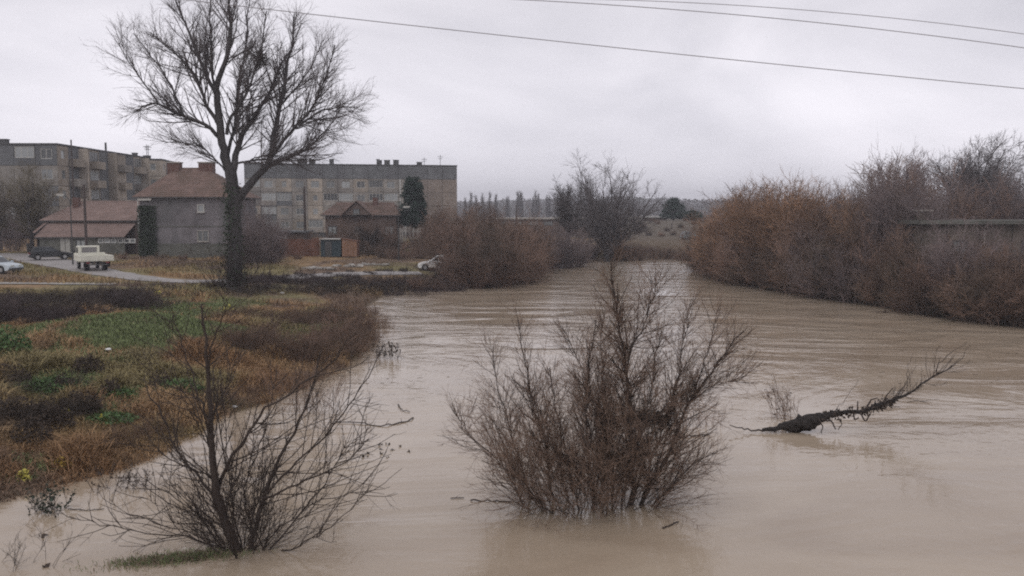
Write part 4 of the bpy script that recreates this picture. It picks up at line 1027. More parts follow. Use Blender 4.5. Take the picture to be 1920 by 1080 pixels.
snags = traced([dl([(1430, 808), (1405, 806), (1385, 802), (1368, 797)], .035, .015), dl([(1540, 786), (1560, 790), (1567, 805)], .035, .02, -.2), dl([(1535, 786), (1543, 800), (1540, 812)], .025, .015, -.3),
                dl([(1565, 776), (1580, 792), (1572, 806)], .018, .012, -.2), dl([(1600, 774), (1602, 788), (1610, 783)], .03, .02, -.2), dl([(1612, 774), (1622, 792), (1632, 776)], .03, .02, -.3),
                dl([(1608, 770), (1608, 752)], .03, .015), dl([(1625, 768), (1632, 750), (1645, 746)], .04, .015, .2), dl([(1658, 755), (1662, 740), (1675, 727)], .03, .012),
                dl([(1562, 775), (1585, 750), (1610, 712)], .010, .004, .2), dl([(1700, 740), (1700, 690), (1712, 662)], .012, .004, .3), dl([(1727, 725), (1728, 690)], .010, .004),
                dl([(1755, 705), (1760, 680), (1790, 655), (1815, 640)], .02, .004, .5), dl([(1672, 750), (1700, 715), (1718, 685)], .014, .005, -.2), dl([(1740, 756), (1700, 755), (1762, 748)][1:], .01, .005),
                dl([(1790, 684), (1805, 668), (1820, 645)], .012, .004, .3)], 10, 4, .08)
kid_obj('branch', [snags], [6], m_twig_dark, log, (lg0[0], lg0[1], 0))['kind'] = 'stuff'
tw = kids((main[0][:, 40:], main[1][:, 40:]), 48, .1, 1, (45, 15), lambda t_, L_: .5 + .5 * t_, .5, .005, 6, .09, .14, g, .5, .010)
tw2 = kids(tw, 260, .2, 1, (30, 10), lambda t_, L_: .25 + 0 * t_, .6, .0035, 4, .08, .06, g)
kid_obj('twigs', [tw, tw2], [3, 3], m_twig_dark, log, (lg0[0], lg0[1], 0))['kind'] = 'stuff'
cl = []
for k in (40, 44, 47, 50, 26, 30, 34, 20): cl.append(main[0][0, k] + g.normal(0, 1, (60, 3)) * [.11, .08, .07] - [0, 0, .03])
V_, Q_ = leaf_arrays(np.concatenate(cl) - np.array([lg0[0], lg0[1], 0]), .06, g)
nobj('caught_leaves', mesh_np('caught_leaves', V_, quads=Q_, material=m_deadleaf), log)['kind'] = 'stuff'
# small sprig left of it
def sprig(name, label, base, n, H_, sp_, seed, m, leaf=0, lm=None, cat='plant', grp=None, tw_=.004, lean=(0, 0), leafsize=.04, wid=(.2, .2)):
    g = np.random.default_rng(seed); root = empty(name, base); tag(root, label, cat, grp)
    s = g.normal(0, 1, (n, 3)) * [wid[0], wid[1], 0] - [0, 0, .1]
    S_ = grow(s, g.normal(0, sp_, (n, 3)) + [lean[0], lean[1], 1], g.uniform(.5, 1, n) * H_, tw_ * 1.6, tw_, 7, .12, .03, g)
    k = kids(S_, n * 6, .2, 1, (35, 12), lambda t_, L_: .28 * H_ + 0 * t_, .7, tw_ * .8, 4, .12, .05, g)
    k2 = kids(k, n * 14, .2, 1, (35, 12), lambda t_, L_: .12 * H_ + 0 * t_, .7, tw_ * .6, 3, .12, .05, g)
    nobj('stems', tube_mesh('stems', [S_, k, k2], [4, 3, 3], m), root)['kind'] = 'stuff'
    if leaf:
        allp = np.concatenate([S_[0][:, 2:].reshape(-1, 3), k[0][:, 1:].reshape(-1, 3)]); c = allp[g.choice(len(allp), leaf)] + g.normal(0, .02, (leaf, 3))
        V_, Q_ = leaf_arrays(c, leafsize, g); nobj('leaves', mesh_np('leaves', V_, quads=Q_, material=lm), root)['kind'] = 'stuff'
    return root
b0 = G(1475, 786); sprig('drowned_sapling', 'small thin leafless sapling leaning in the water left of the fallen branch', (b0[0], b0[1], 0), 22, 1.5, .16, 3, m_twig_red, 60, m_deadleaf, lean=(-.33, 0), wid=(.16, .1), tw_=.005)
b0 = G(715, 672); sprig('water_weed', 'clump of dark leafy weeds in the water at the bank tip, left part', (b0[0], b0[1], 0), 14, 1.0, .22, 4, m_twig_dark, 80, m_deadleaf, leafsize=.07, wid=(.35, .2))
b0 = G(742, 673); sprig('water_weed', 'smaller clump of dark upright weeds just right of the bank-tip clump', (b0[0], b0[1], 0), 11, 1.0, .14, 5, m_twig_dark, 60, m_deadleaf, leafsize=.07, wid=(.2, .15))
b0 = G(1310, 800); sprig('drowned_sapling', 'faint thin twigs in the water right behind the middle bush', (b0[0], b0[1], 0), 18, 1.0, .3, 6, m_twig_red, 0, None, wid=(.4, .2))
b0 = G(100, 962); sprig('water_plant', 'dark green leafy plant in the flood at the lower left edge', (b0[0], b0[1], 0), 20, .75, .4, 7, m_twig_dark, 260, mat('dark_water_leaf', (.035, .05, .035), .6, .4, 5), leafsize=.045, wid=(.25, .2))
b0 = G(30, 1060); sprig('drowned_sapling', 'thin bare twigs poking from the water in the lower left corner', (b0[0], b0[1], 0), 16, 1.1, .45, 8, m_twig_dark, 0, None, wid=(.5, .2), tw_=.003)
b0 = G(250, 915); sprig('water_weed', 'dead leafy weeds drooping over the water left of the lower left bush', (b0[0], b0[1], 0), 24, .8, .4, 9, m_twig_dark, 200, m_deadleaf, leafsize=.035, wid=(.7, .3))
b0 = G(565, 790); sprig('drowned_sapling', 'brown twiggy shrub standing in the water behind the lower left bush', (b0[0], b0[1] + 1.5, 0), 60, 1.9, .28, 10, m_twig_red, 60, m_deadleaf, wid=(.9, .5))
# floating leaves
g = np.random.default_rng(15)
for (u, v, s_) in [(684, 856, .07), (690, 850, .06), (712, 835, .06), (716, 842, .05), (714, 850, .06), (728, 832, .06), (733, 843, .07), (729, 856, .05), (750, 836, .06), (768, 846, .06), (80, 1005, .07), (83, 1061, .07), (420, 822, .05), (330, 908, .06), (1660, 586, .2), (608, 868, .05)]:
    c0 = G(u, v, .02); V_, Q_ = leaf_arrays(g.normal(0, .035, (4, 3)) * [1, 1, .35], s_, g)
    me_ = mesh_np('floating_leaf', V_, quads=Q_, material=m_deadleaf)
    tag(nobj('floating_leaf', me_, None, c0), 'small dark dead leaf floating on the muddy water', 'leaf', 'dead leaves floating on the water')
# silt foam flecks and twig litter drifting on the current: nobody could count them
n = 900; fx = g.uniform(-14, 40, n); fy = 34 + 80 * g.random(n) ** 1.4; band = fbm(fx * .35, fy, 3.0, 70) > .54
fd = river_sd(fx, fy); k_ = (fd < -.4) & band; fx, fy = fx[k_], fy[k_]; n = len(fx); a = g.normal(0, .35, n); L_ = g.uniform(.03, .12, n); W_ = g.uniform(.008, .02, n)
dx, dy = np.cos(a), np.sin(a); z0 = np.full(n, .006)
Vd = np.stack([np.stack([fx - dx * L_ - dy * W_, fy - dy * L_ + dx * W_, z0], 1), np.stack([fx + dx * L_ - dy * W_, fy + dy * L_ + dx * W_, z0], 1), np.stack([fx + dx * L_ + dy * W_, fy + dy * L_ - dx * W_, z0 + .012], 1), np.stack([fx - dx * L_ + dy * W_, fy - dy * L_ - dx * W_, z0 + .012], 1)], 1).reshape(-1, 3)
tag(nobj('drifting_litter', mesh_np('drifting_litter', Vd, quads=np.arange(4 * n).reshape(-1, 4), material=m_deadleaf)), 'fine twig litter drifting in lines on the muddy river', 'drifting litter', kind='stuff')
# flooded grass tongue in front of the left bush
m_grass = vmat('grass_blades', .8, .2, 5)
g = np.random.default_rng(17); n = 3200
cu = g.normal(0, 1, (n, 2)); c0 = G(330, 1048)
bp_ = np.stack([c0[0] + cu[:, 0] * .6, c0[1] + cu[:, 1] * .17 + cu[:, 0] * .15, np.full(n, -.02)], 1)
def blades(base, Hh, wd, lean, colr, g):
    n = len(base); a = g.uniform(0, 2 * math.pi, n); side = np.stack([np.cos(a), np.sin(a), 0 * a], 1) * wd[:, None]
    b2 = g.uniform(0, 2 * math.pi, n); le = np.stack([np.cos(b2), np.sin(b2), 0 * b2], 1) * (Hh * lean)[:, None]
    mid = base + le * .35 + np.array([0, 0, 1]) * (Hh * .6)[:, None]; tip = base + le + np.array([0, 0, 1]) * (Hh)[:, None] * (1 - .3 * lean)[:, None]
    V = np.stack([base - side, base + side, mid + side * .7, mid - side * .7, tip], 1).reshape(-1, 3)
    i = np.arange(n) * 5
    return V, np.stack([i, i + 1, i + 2, i + 3], 1), np.stack([i + 3, i + 2, i + 4], 1), np.repeat(colr, 5, axis=0)
colr = GREEN * g.uniform(.6, 1.2, (n, 1)); colr[g.random(n) < .4] = DEAD * 1.1
V_, Q_, T_, C_ = blades(bp_, g.uniform(.04, .14, n), np.full(n, .008), g.uniform(.4, 1.2, n), colr, g)
tag(nobj('flooded_grass', mesh_np('flooded_grass', V_, Q_, T_, m_grass, C_)), 'tongue of half-drowned green grass at the foot of the lower left bush', 'grass', kind='stuff')

# ------------------------------------------------------------------ left bank cover
g = np.random.default_rng(23)
n = 1150000
x = g.uniform(-62, 2, n); y = g.uniform(17, 58.2, n)
keep = g.random(n) < np.clip((27 / y) ** 1.5, 0, 1)
keep &= np.abs(x) < y * .64 + 2
x, y = x[keep], y[keep]
d_ = river_sd(x, y); k_ = (d_ > -.35 + .5 * (fbm(x, y, .8, 4) - .5)); x, y, d_ = x[k_], y[k_], d_[k_]
z_ = ground_z(x, y, d_)
jit = g.random(len(x)); colr = bank_color(x, y, jit) * g.uniform(.55, 1.45, (len(x), 1))
isg = jit < greenness(x, y)
tall = fbm(x, y, 1.6, 5)
gnear = greenness(x, y)
Hh = np.where(isg, .20, .20 + .55 * sstep(.42, .75, tall)) * g.uniform(.5, 1.3, len(x)); Hh = Hh * np.where(d_ < .4, .8, 1) * np.where(isg, 1, 1 - .75 * gnear) * (1 - .6 * sstep(50, 56, y))
wd = np.where(isg, .014, .010) * (1 + y / 45)
lean = np.where(isg, g.uniform(.2, .8, len(x)), g.uniform(.4, 1.5, len(x)))
for nm, mk, lb_, ct in (('green_grass', isg, 'green grass patches and mound on the left bank', 'grass'), ('dry_grass', ~isg, 'rust and straw coloured dead grass covering the left bank', 'dry grass')):
    V_, Q_, T_, C_ = blades(np.stack([x, y, z_ - .03], 1)[mk], Hh[mk], wd[mk], lean[mk], colr[mk], g)
    tag(nobj(nm, mesh_np(nm, V_, Q_, T_, m_grass, C_)), lb_, ct, kind='stuff')

n = 110000
x = g.uniform(-85, 5, n); y = g.uniform(56, 112, n); keep = (np.abs(x) < y * .64 + 2); x, y = x[keep], y[keep]
road_px = [(-500, 472), (10, 478), (60, 485), (120, 495), (175, 505), (235, 514), (310, 519), (400, 518), (470, 511), (540, 504), (620, 499), (790, 494)]
rp = np.array([G(u_, v_, 2.0)[:2] for u_, v_ in road_px]); dm = np.full(len(x), 1e9)
for i in range(len(rp) - 1):
    ab = rp[i + 1] - rp[i]; t_ = np.clip(((np.stack([x, y], 1) - rp[i]) @ ab) / (ab @ ab), 0, 1); q_ = rp[i] + t_[:, None] * ab; dm = np.minimum(dm, np.hypot(x - q_[:, 0], y - q_[:, 1]))
d_ = river_sd(x, y); k_ = (d_ > .2) & (dm > 2.6) & (np.hypot(x + 50, y - 60.5) > 0) & ~((y > 57.5) & (y < 62.6) & (x < -26)); x, y, d_ = x[k_], y[k_], d_[k_]
c2 = bank_color(x, y) * g.uniform(.6, 1.4, (len(x), 1)); patch = sstep(.35, .7, fbm(x, y, 4, 50))
V_, Q_, T_, C_ = blades(np.stack([x, y, ground_z(x, y, d_) - .03], 1), (.10 + .45 * patch) * g.uniform(.5, 1.2, len(x)), np.full(len(x), .03), g.uniform(.2, 1.2, len(x)), c2, g)
tag(nobj('rough_grass', mesh_np('rough_grass', V_, Q_, T_, m_grass, C_)), 'rough olive and straw grass between the road and the houses', 'rough grass', kind='stuff')

# ---- shrub library (shared meshes)
def shrub_meshes(seed, H_, n_st, spread, fan, nk, m, r=.02, up=.06, tw_=.011, k3=True):
    g = np.random.default_rng(seed)
    a = g.uniform(0, 2 * math.pi, n_st); rr = np.sqrt(g.random(n_st))
    st = np.stack([spread * rr * np.cos(a), spread * rr * np.sin(a), np.full(n_st, -.25)], 1)
    d = np.stack([np.cos(a) * rr * fan + g.normal(0, .12, n_st), np.sin(a) * rr * fan + g.normal(0, .12, n_st), np.ones(n_st)], 1)
    S_ = grow(st, d, H_ * g.uniform(.5, 1.05, n_st) * (1 - .38 * rr ** 2), r, r * .35, 7, .10, up, g)
    k1 = kids(S_, nk, .08, .98, (42, 16), lambda t_, L_: H_ * .27 * (1.25 - .75 * t_), .5, tw_, 5, .13, .04, g)
    lst = [k1]
    k2 = kids(k1, nk * 4, .15, 1, (42, 18), lambda t_, L_: H_ * .115 + 0 * t_, .6, tw_ * .7, 3, .16, .02, g); lst.append(k2)
    return tube_mesh('stems', [S_], [4], m), tube_mesh('twigs', lst, [3] * len(lst), m)
def put_shrub(lib, x, y, s, rz, label, group, name='shrub', cat='shrub', z=None, sz=None, m=None):
    st, tw_ = lib
    o = empty(name, (x, y, (gz(x, y) if z is None else z)), rz); o.scale = (s, s, sz or s)
    tag(o, label, cat, group)
    for nm, me_ in (('stems', st), ('twigs', tw_)):
        c_ = nobj(nm, me_, o); c_['kind'] = 'stuff'
    return o
m_shrub_dark = mat('dark_shrub_twigs', (0.075, 0.060, 0.048), .9, .35, 1, rnd=.5)
m_scrub = mat('dark_scrub_twigs', (0.085, 0.064, 0.062), .9, .35, 1, rnd=.35)
m_weed = mat('weed_stems', (0.17, 0.115, 0.085), .9, .3, 1, rnd=.4)
LIB = {
    'orange': [shrub_meshes(100 + i, 6, 40, 1.0, .62, 640, m_twig_orange, .028, .05, .013) for i in range(3)],
    'brown': [shrub_meshes(110 + i, 4, 38, .9, .85, 560, m_twig_brown, .020, .05, .011) for i in range(3)],
    'purple': [shrub_meshes(120 + i, 7, 34, .9, .62, 640, m_twig_purple, .035, .06, .015) for i in range(2)],
    'dark': [shrub_meshes(130 + i, 1.6, 26, .8, .9, 190, m_shrub_dark, .009, .03, .006) for i in range(4)],
    'scrub': [shrub_meshes(150 + i, 1.8, 45, 1.0, .75, 480, m_scrub, .010, .04, .008) for i in range(3)],
    'weed': [shrub_meshes(140 + i, 1.5, 22, .6, .55, 110, m_weed, .006, .04, .004) for i in range(4)],
}
gr = random.Random(77)
def shoreY(px_list, u):
    us = [p_[0] for p_ in px_list]; return float(np.interp(u, us, [p_[1] for p_ in px_list]))
SR = RIGHT_PX[1:]
def thicket(lib, us, back, top, label, group, jit=12, z0=None, smin=.3, wfac=1.0):
    H0 = {'orange': 5.6, 'brown': 3.8, 'purple': 6.6, 'dark': 1.5, 'weed': 1.4}[lib]
    for u in us:
        u += gr.uniform(-6, 6); Ys = G(u, shoreY(SR, u))[1] + back + gr.uniform(-1, 1); xx = (u - 960) / F * Ys
        zb = gz(xx, Ys); tp_ = np.interp(u, [q[0] for q in top], [q[1] for q in top]) + gr.uniform(-jit, jit)
        ht = (CAMH + (HOR - tp_) / F * Ys - zb) * 1.1; ht = max(ht, .8)
        s = ht / H0; where = ', near its upstream end' if u < 1400 else ', left of its middle' if u < 1520 else ', at its middle' if u < 1640 else ', left of the derelict building' if u < 1720 else ', below the derelict building' if u < 1850 else ', at the right picture edge'
        if 'derelict' in label: where = ', at the right picture edge' if u > 1850 else ', right of its left corner' if u > 1770 else ', at its left side'
        lib_, fac = lib, 1.0
        if gr.random() < .16: lib_, fac = ('purple', 3.8 / 6.6) if lib == 'brown' else ('brown', H0 / 3.8); label_ = label
        s *= fac * (gr.uniform(.72, 1.08) if back < 6 else 1)
        so = put_shrub(gr.choice(LIB[lib_]), xx, Ys, max(.4, s) * wfac * gr.uniform(.75, 1.15), gr.uniform(0, 6.28), label + where, group, sz=s, z=zb)
thicket('brown', range(1312, 1960, 19), 0.9, [(1300, 470), (1340, 448), (1420, 440), (1500, 450), (1600, 460), (1700, 478), (1800, 480), (1960, 480)], 'brown leafless shrub in the front row of the right bank', 'front shrubs of the right bank thicket', 14, wfac=1.0)
thicket('brown', range(1325, 1960, 24), 3.2, [(1300, 450), (1340, 415), (1420, 405), (1500, 410), (1600, 405), (1700, 425), (1760, 440), (1800, 428), (1960, 432)], 'brown leafless shrub in the middle row of the right bank', 'middle shrubs of the right bank thicket', 20, wfac=1.05)
thicket('orange', [1338, 1352, 1366, 1380], 2.5, [(1330, 430), (1352, 400), (1380, 385)], 'orange-brown willow shrub at the upstream end over the water', 'upstream willow shrubs', 9, wfac=.9)
thicket('orange', range(1345, 1625, 21), 6.5, [(1330, 420), (1372, 366), (1420, 352), (1450, 345), (1500, 337), (1560, 347), (1600, 370), (1640, 380)], 'tall orange-brown willow shrub of the right bank thicket', 'orange-brown willow shrubs of the right bank', 9, wfac=.95)
thicket('purple', range(1590, 1850, 24), 25, [(1590, 368), (1620, 345), (1650, 325), (1690, 300), (1735, 300), (1760, 325), (1790, 345), (1850, 355)], 'tall purple-brown leafless shrub behind the derelict building', 'purple-brown shrubs behind the right bank', 10, wfac=.9)
thicket('purple', range(1830, 1990, 34), 27, [(1820, 370), (1850, 360), (1880, 350), (1920, 350), (1990, 350)], 'tall purple-brown leafless shrub behind the derelict building', 'purple-brown shrubs behind the right bank', 18, wfac=.75)
thicket('purple', range(1360, 1500, 40), 22, [(1350, 385), (1390, 352), (1420, 360), (1500, 360)], 'pale leafless shrub standing behind the orange-brown willows', 'shrubs behind the orange-brown willows', 8, wfac=.8)
thicket('purple', range(1600, 1722, 22), 9, [(1590, 372), (1620, 350), (1650, 330), (1690, 322), (1722, 340)], 'purple-brown shrub between willows and derelict building', 'purple-brown shrubs left of the derelict building', 14, wfac=.75)
# dense dead undergrowth on the right bank
g = np.random.default_rng(31); n = 62000
u = g.uniform(1306, 1990, n); vv = np.interp(u, [q[0] for q in SR], [q[1] for q in SR])
Ys = CAMH / ((vv - HOR) / F) * 1.0 + g.uniform(-.6, 9, n); xx = (u - 960) / F * Ys
d_ = river_sd(xx, Ys); ok = d_ > -.5; xx, Ys, d_ = xx[ok], Ys[ok], d_[ok]; zz = ground_z(xx, Ys, d_)
hh = g.random(len(xx)) ** 1.6 * 2.4
cU = np.array([.085, .062, .046]) * g.uniform(.5, 1.5, (len(xx), 1)); gg = g.random(len(xx)) < .15; cU[gg] = np.array([.05, .06, .032]) * g.uniform(.6, 1.3, (gg.sum(), 1))
V_, Q_, T_, C_ = blades(np.stack([xx, Ys, zz + hh * .7 - .1], 1), g.uniform(.3, .9, len(xx)), np.full(len(xx), .032), g.uniform(.2, 1.2, len(xx)), cU, g)
tag(nobj('undergrowth', mesh_np('undergrowth', V_, Q_, T_, m_grass, C_)), 'dense dead undergrowth filling the foot of the right bank thicket', 'undergrowth', kind='stuff')

# left bank shrub masses by pixel: (u, v_base, v_top, z)
def at(u, v, z): q = hit(u, v); return q[0], q[1]
def mass(lib, pts, label, group, H0, wf=1.0, name='shrub', zb=None):
    u_lo, u_hi = min(q[0] for q in pts), max(q[0] for q in pts)
    for (u, v, z, tp_) in pts:
        where = '' if len(pts) < 7 else [', left end of the row', ', left of the middle', ', in the middle', ', right of the middle', ', right end of the row'][min(4, int(5 * (u - u_lo) / (u_hi - u_lo + 1)))]
        xx, yy = at(u, v, z); z1 = gz(xx, yy); ht = CAMH + (HOR - tp_) / F * yy - z1
        ht *= gr.uniform(.55, 1.12) if lib in ('dark', 'weed', 'scrub') else gr.uniform(.95, 1.2); s = max(.25, ht / H0); put_shrub(gr.choice(LIB[lib]), xx, yy, s * wf, gr.uniform(0, 6.28), label + where, group, name, z=z1, sz=s)
def scatter(n, u0, u1, f_base, z, f_top):
    o_ = []
    for i in range(n):
        u = u0 + (u1 - u0) * (i + .5) / n + gr.uniform(-6, 6); o_.append((u, f_base(u) + gr.uniform(-7, 7), z, f_top(u) + gr.uniform(-5, 5)))
    return o_
mass('brown', scatter(6, 772, 850, lambda u: 538, .5, lambda u: 514), 'low reddish-brown shrub below the white car', 'low shrubs below the white car', 3.8, 1.3)
mass('brown', scatter(12, 862, 990, lambda u: np.interp(u, [775, 850, 930, 985], [538, 533, 531, 520]), .5, lambda u: np.interp(u, [862, 900, 980], [455, 430, 425])), 'reddish-brown leafless shrub over the water on the left bank', 'front shrubs of the left bank mass', 3.8, .95)
mass('brown', scatter(26, 765, 990, lambda u: np.interp(u, [770, 855, 870, 990], [481, 481, 508, 508]), 1.2, lambda u: np.interp(u, [770, 800, 830, 900, 990], [470, 425, 400, 388, 412])), 'reddish-brown shrub at the back of the left bank mass', 'back shrubs of the left bank mass', 3.8, 1.0)
mass('brown', scatter(9, 850, 1000, lambda u: np.interp(u, [850, 1000], [530, 512]), .3, lambda u: 470), 'blackish low shrub over the water below the reddish shrubs', 'low shrubs at the waterline of the left bank', 3.8, 1.3)
mass('purple', scatter(9, 985, 1110, lambda u: np.interp(u, [985, 1110], [508, 488]), .6, lambda u: np.interp(u, [985, 1040, 1110], [425, 430, 440])), 'dark leafless shrub over the water toward the river bend', 'dark shrubs toward the river bend', 6.6, 1.0)
mass('brown', scatter(7, 865, 935, lambda u: 478, 2.0, lambda u: np.interp(u, [865, 885, 905, 935], [372, 368, 366, 392])), 'brown leafless shrub rising right of the long apartment block', 'tall shrubs beside the long block', 3.8, .55)
mass('brown', scatter(14, 1130, 1330, lambda u: 478, 1.0, lambda u: np.interp(u, [1130, 1200, 1330], [448, 455, 466])), 'low brown shrub on the far bank of the river bend', 'low shrubs on the far bank', 3.8, 1.3)
mass('dark', scatter(28, -30, 175, lambda u: 590, 1.6, lambda u: np.interp(u, [-30, 150, 265], [545, 542, 530])), 'dark low bramble shrub below the road edge at the left', 'dark shrubs below the road edge', 1.5, 1.5)
mass('dark', scatter(30, -30, 265, lambda u: 566, 1.8, lambda u: np.interp(u, [-30, 150, 215, 265], [534, 533, 516, 520])), 'dark low bramble shrub along the near road edge', 'dark shrubs along the road edge', 1.5, 1.5)
mass('dark', scatter(24, 265, 780, lambda u: 549, 1.7, lambda u: np.interp(u, [265, 400, 600, 860], [532, 520, 516, 510])), 'dark low shrub between the green mound and the road', 'dark shrubs behind the green mound', 1.5, 1.3)
mass('dark', scatter(17, 465, 860, lambda u: 528, 1.8, lambda u: np.interp(u, [465, 600, 860], [502, 506, 498])), 'dark low shrub along the road right of the big tree', 'dark shrubs right of the big tree', 1.5, 1.2)
mass('dark', scatter(7, 375, 520, lambda u: 545, 1.7, lambda u: 515), 'dark tangled shrub round the foot of the huge bare tree', 'shrubs round the big tree foot', 1.5, 1.0)
mass('purple', scatter(6, 455, 525, lambda u: 492, 2.0, lambda u: np.interp(u, [455, 480, 500, 525], [395, 388, 400, 428])), 'dark leafless shrub between the hipped house and the rusty fence', 'shrubs behind the big tree', 6.6, .7)
mass('weed', scatter(60, 430, 695, lambda u: np.interp(u, [430, 560, 640, 690], [640, 672, 668, 640]), .9, lambda u: np.interp(u, [430, 560, 690], [585, 600, 590])), 'tall reddish dead weed near the left bank water edge', 'front row of reddish dead weeds', 1.4, 1.2, 'dead_weed')
mass('weed', scatter(64, 420, 705, lambda u: np.interp(u, [430, 560, 700], [600, 610, 590]), 1.2, lambda u: np.interp(u, [430, 560, 700], [560, 560, 556])), 'tall reddish dead weed standing behind the bank tip', 'back row of reddish dead weeds', 1.4, 1.2, 'dead_weed')
mass('weed', scatter(12, 400, 640, lambda u: np.interp(u, [400, 640], [770, 690]), .4, lambda u: np.interp(u, [400, 640], [712, 645])), 'thin reddish dead weed behind the lower left bush', 'reddish weeds at the water edge', 1.4, 1.0, 'dead_weed')
mass('dark', scatter(11, -10, 185, lambda u: np.interp(u, [-10, 185], [800, 765]), 1.0, lambda u: np.interp(u, [-10, 100, 185], [700, 735, 700])), 'dark dead weed clump among the grass at the left edge', 'dark weed clumps at the left', 1.5, .9, 'dead_weed')
mass('dark', scatter(8, 20, 170, lambda u: 735, 1.2, lambda u: 688), 'dark dead weed clump behind the left bramble patch', 'dark weed clumps behind the brambles', 1.5, .8, 'dead_weed')
mass('weed', scatter(9, 190, 330, lambda u: np.interp(u, [190, 330], [845, 800]), .5, lambda u: np.interp(u, [190, 330], [780, 745])), 'brown dead weed left of the lower left bush', 'dead weeds on the near bank edge', 1.4, .9, 'dead_weed')
mass('purple', scatter(6, -20, 110, lambda u: 466, 2.0, lambda u: np.interp(u, [-20, 40, 110], [385, 380, 400])), 'dark leafless shrub behind the cream garden wall', 'shrubs behind the cream wall', 6.6, .8)
mass('dark', scatter(5, 640, 740, lambda u: 475, 2.0, lambda u: 440), 'dark garden shrub in front of the gabled house', 'garden shrubs before the gabled house', 1.5, 1.3)

S_ = lambda *a: scatter(*a)
mass('scrub', S_(13, -30, 165, lambda u: 598, 1.6, lambda u: np.interp(u, [-30, 150, 165], [545, 552, 562])), 'dense dark purple-brown scrub below the left road edge', 'dark scrub band below the road', 1.8, 1.5, 'scrub')
mass('scrub', S_(12, -20, 255, lambda u: 572, 1.8, lambda u: np.interp(u, [-30, 170, 215, 255], [538, 534, 516, 522])), 'dense dark scrub right on the left road edge', 'dark scrub on the road edge', 1.8, 1.4, 'scrub')
mass('scrub', S_(14, 480, 860, lambda u: 532, 1.8, lambda u: np.interp(u, [480, 600, 720, 860], [503, 509, 507, 502])), 'dense dark scrub by the road right of the big tree', 'dark scrub right of the big tree', 1.8, 1.4, 'scrub')
mass('scrub', S_(8, 270, 400, lambda u: 540, 1.8, lambda u: 524), 'low dark scrub between the road and the green mound', 'dark scrub behind the mound', 1.8, 1.3, 'scrub')
mass('scrub', S_(8, 385, 510, lambda u: 535, 1.8, lambda u: np.interp(u, [385, 440, 510], [515, 500, 515])), 'dense dark scrub round the foot of the huge tree', 'scrub round the foot of the big tree', 1.8, 1.0, 'scrub')
mass('scrub', S_(10, 700, 860, lambda u: 549, 1.0, lambda u: np.interp(u, [700, 860], [535, 514])), 'dark scrub on the low tip of the far bank', 'dark scrub on the low bank tip', 1.8, 1.5, 'scrub')
mass('brown', [(470, 474, 2, 408), (492, 475, 2, 420), (545, 472, 2, 425), (590, 472, 2, 430), (640, 470, 2, 415), (662, 472, 2, 402), (690, 470, 2, 398), (712, 472, 2, 412), (735, 474, 2, 425), (752, 470, 2, 440), (790, 472, 2, 412), (812, 474, 2, 400)], 'bare garden shrub among the sheds below the long block', 'garden shrubs below the long block', 3.8, .9)
mass('brown', [(-8, 456, 2, 375), (15, 455, 2, 368), (34, 455, 2, 378), (55, 456, 2, 382), (78, 457, 2, 390), (96, 458, 2, 398)], 'bare purple-grey shrub between the cream wall and the tall block', 'shrubs before the tall block', 3.8, 1.0)
mass('brown', [(700, 482, 2, 448), (725, 484, 2, 452), (750, 486, 2, 450), (560, 486, 2, 470), (300, 486, 2, 474), (345, 488, 2, 478), (232, 486, 2, 476)], 'low brown shrub on the rough grass before the houses', 'low shrubs before the houses', 3.8, 1.1)
for (u_, Y_, t_) in [(1205, 172, 428), (1232, 176, 418), (1250, 165, 432), (1275, 170, 425), (1300, 175, 420), (1322, 168, 425), (1190, 178, 415), (1340, 160, 415), (1215, 160, 442), (1240, 158, 446), (1262, 160, 440), (1288, 158, 438), (1310, 156, 436), (1222, 182, 408), (1285, 184, 406), (1318, 180, 402), (1200, 165, 430)]:
    xx = (u_ - 960) / F * Y_; z1 = gz(xx, Y_); ht = CAMH + (HOR - t_) / F * Y_ - z1; s_ = max(.3, ht / 3.8)
    put_shrub(gr.choice(LIB['brown']), xx, Y_, s_ * 1.2, gr.uniform(0, 6), 'brown shrub on the embankment beyond the river bend', 'shrubs on the far embankment', z=z1, sz=s_)

mass('dark', scatter(6, 775, 865, lambda u: 510, 1.8, lambda u: 497), 'dark low shrub right in front of the white car', 'shrubs in front of the white car', 1.5, 1.4)
mass('brown', scatter(4, 862, 895, lambda u: 500, 1.8, lambda u: 455), 'reddish shrub just right of the white car', 'shrubs right of the white car', 3.8, 1.0)
mass('scrub', [(192, 562, 2, 520), (212, 563, 2, 512), (232, 562, 2, 513), (250, 560, 2, 520)], 'dark rounded scrub lump hiding the road below the flatbed truck', 'dark lump below the truck', 1.8, 1.3, 'scrub')
mass('scrub', scatter(22, 480, 770, lambda u: np.interp(u, [480, 600, 770], [524, 520, 512]), 2.0, lambda u: np.interp(u, [480, 530, 600, 770], [502, 509, 507, 500])), 'black jagged low scrub along the road bank', 'jagged scrub right of the big tree', 1.8, 1.3, 'scrub')
mass('weed', scatter(26, 600, 722, lambda u: np.interp(u, [600, 722], [655, 605]), .3, lambda u: np.interp(u, [600, 722], [590, 572])), 'wispy reddish dead weed leaning out over the bank tip', 'wispy weeds at the bank tip', 1.4, 1.3, 'dead_weed')
mass('brown', [(500, 640, 1, 590), (590, 655, 1, 600), (640, 645, 1, 585), (675, 630, 1, 572), (620, 600, 1, 562)], 'reddish brown low bush among the dead weeds', 'low bushes at the bank tip', 3.8, 1.0)
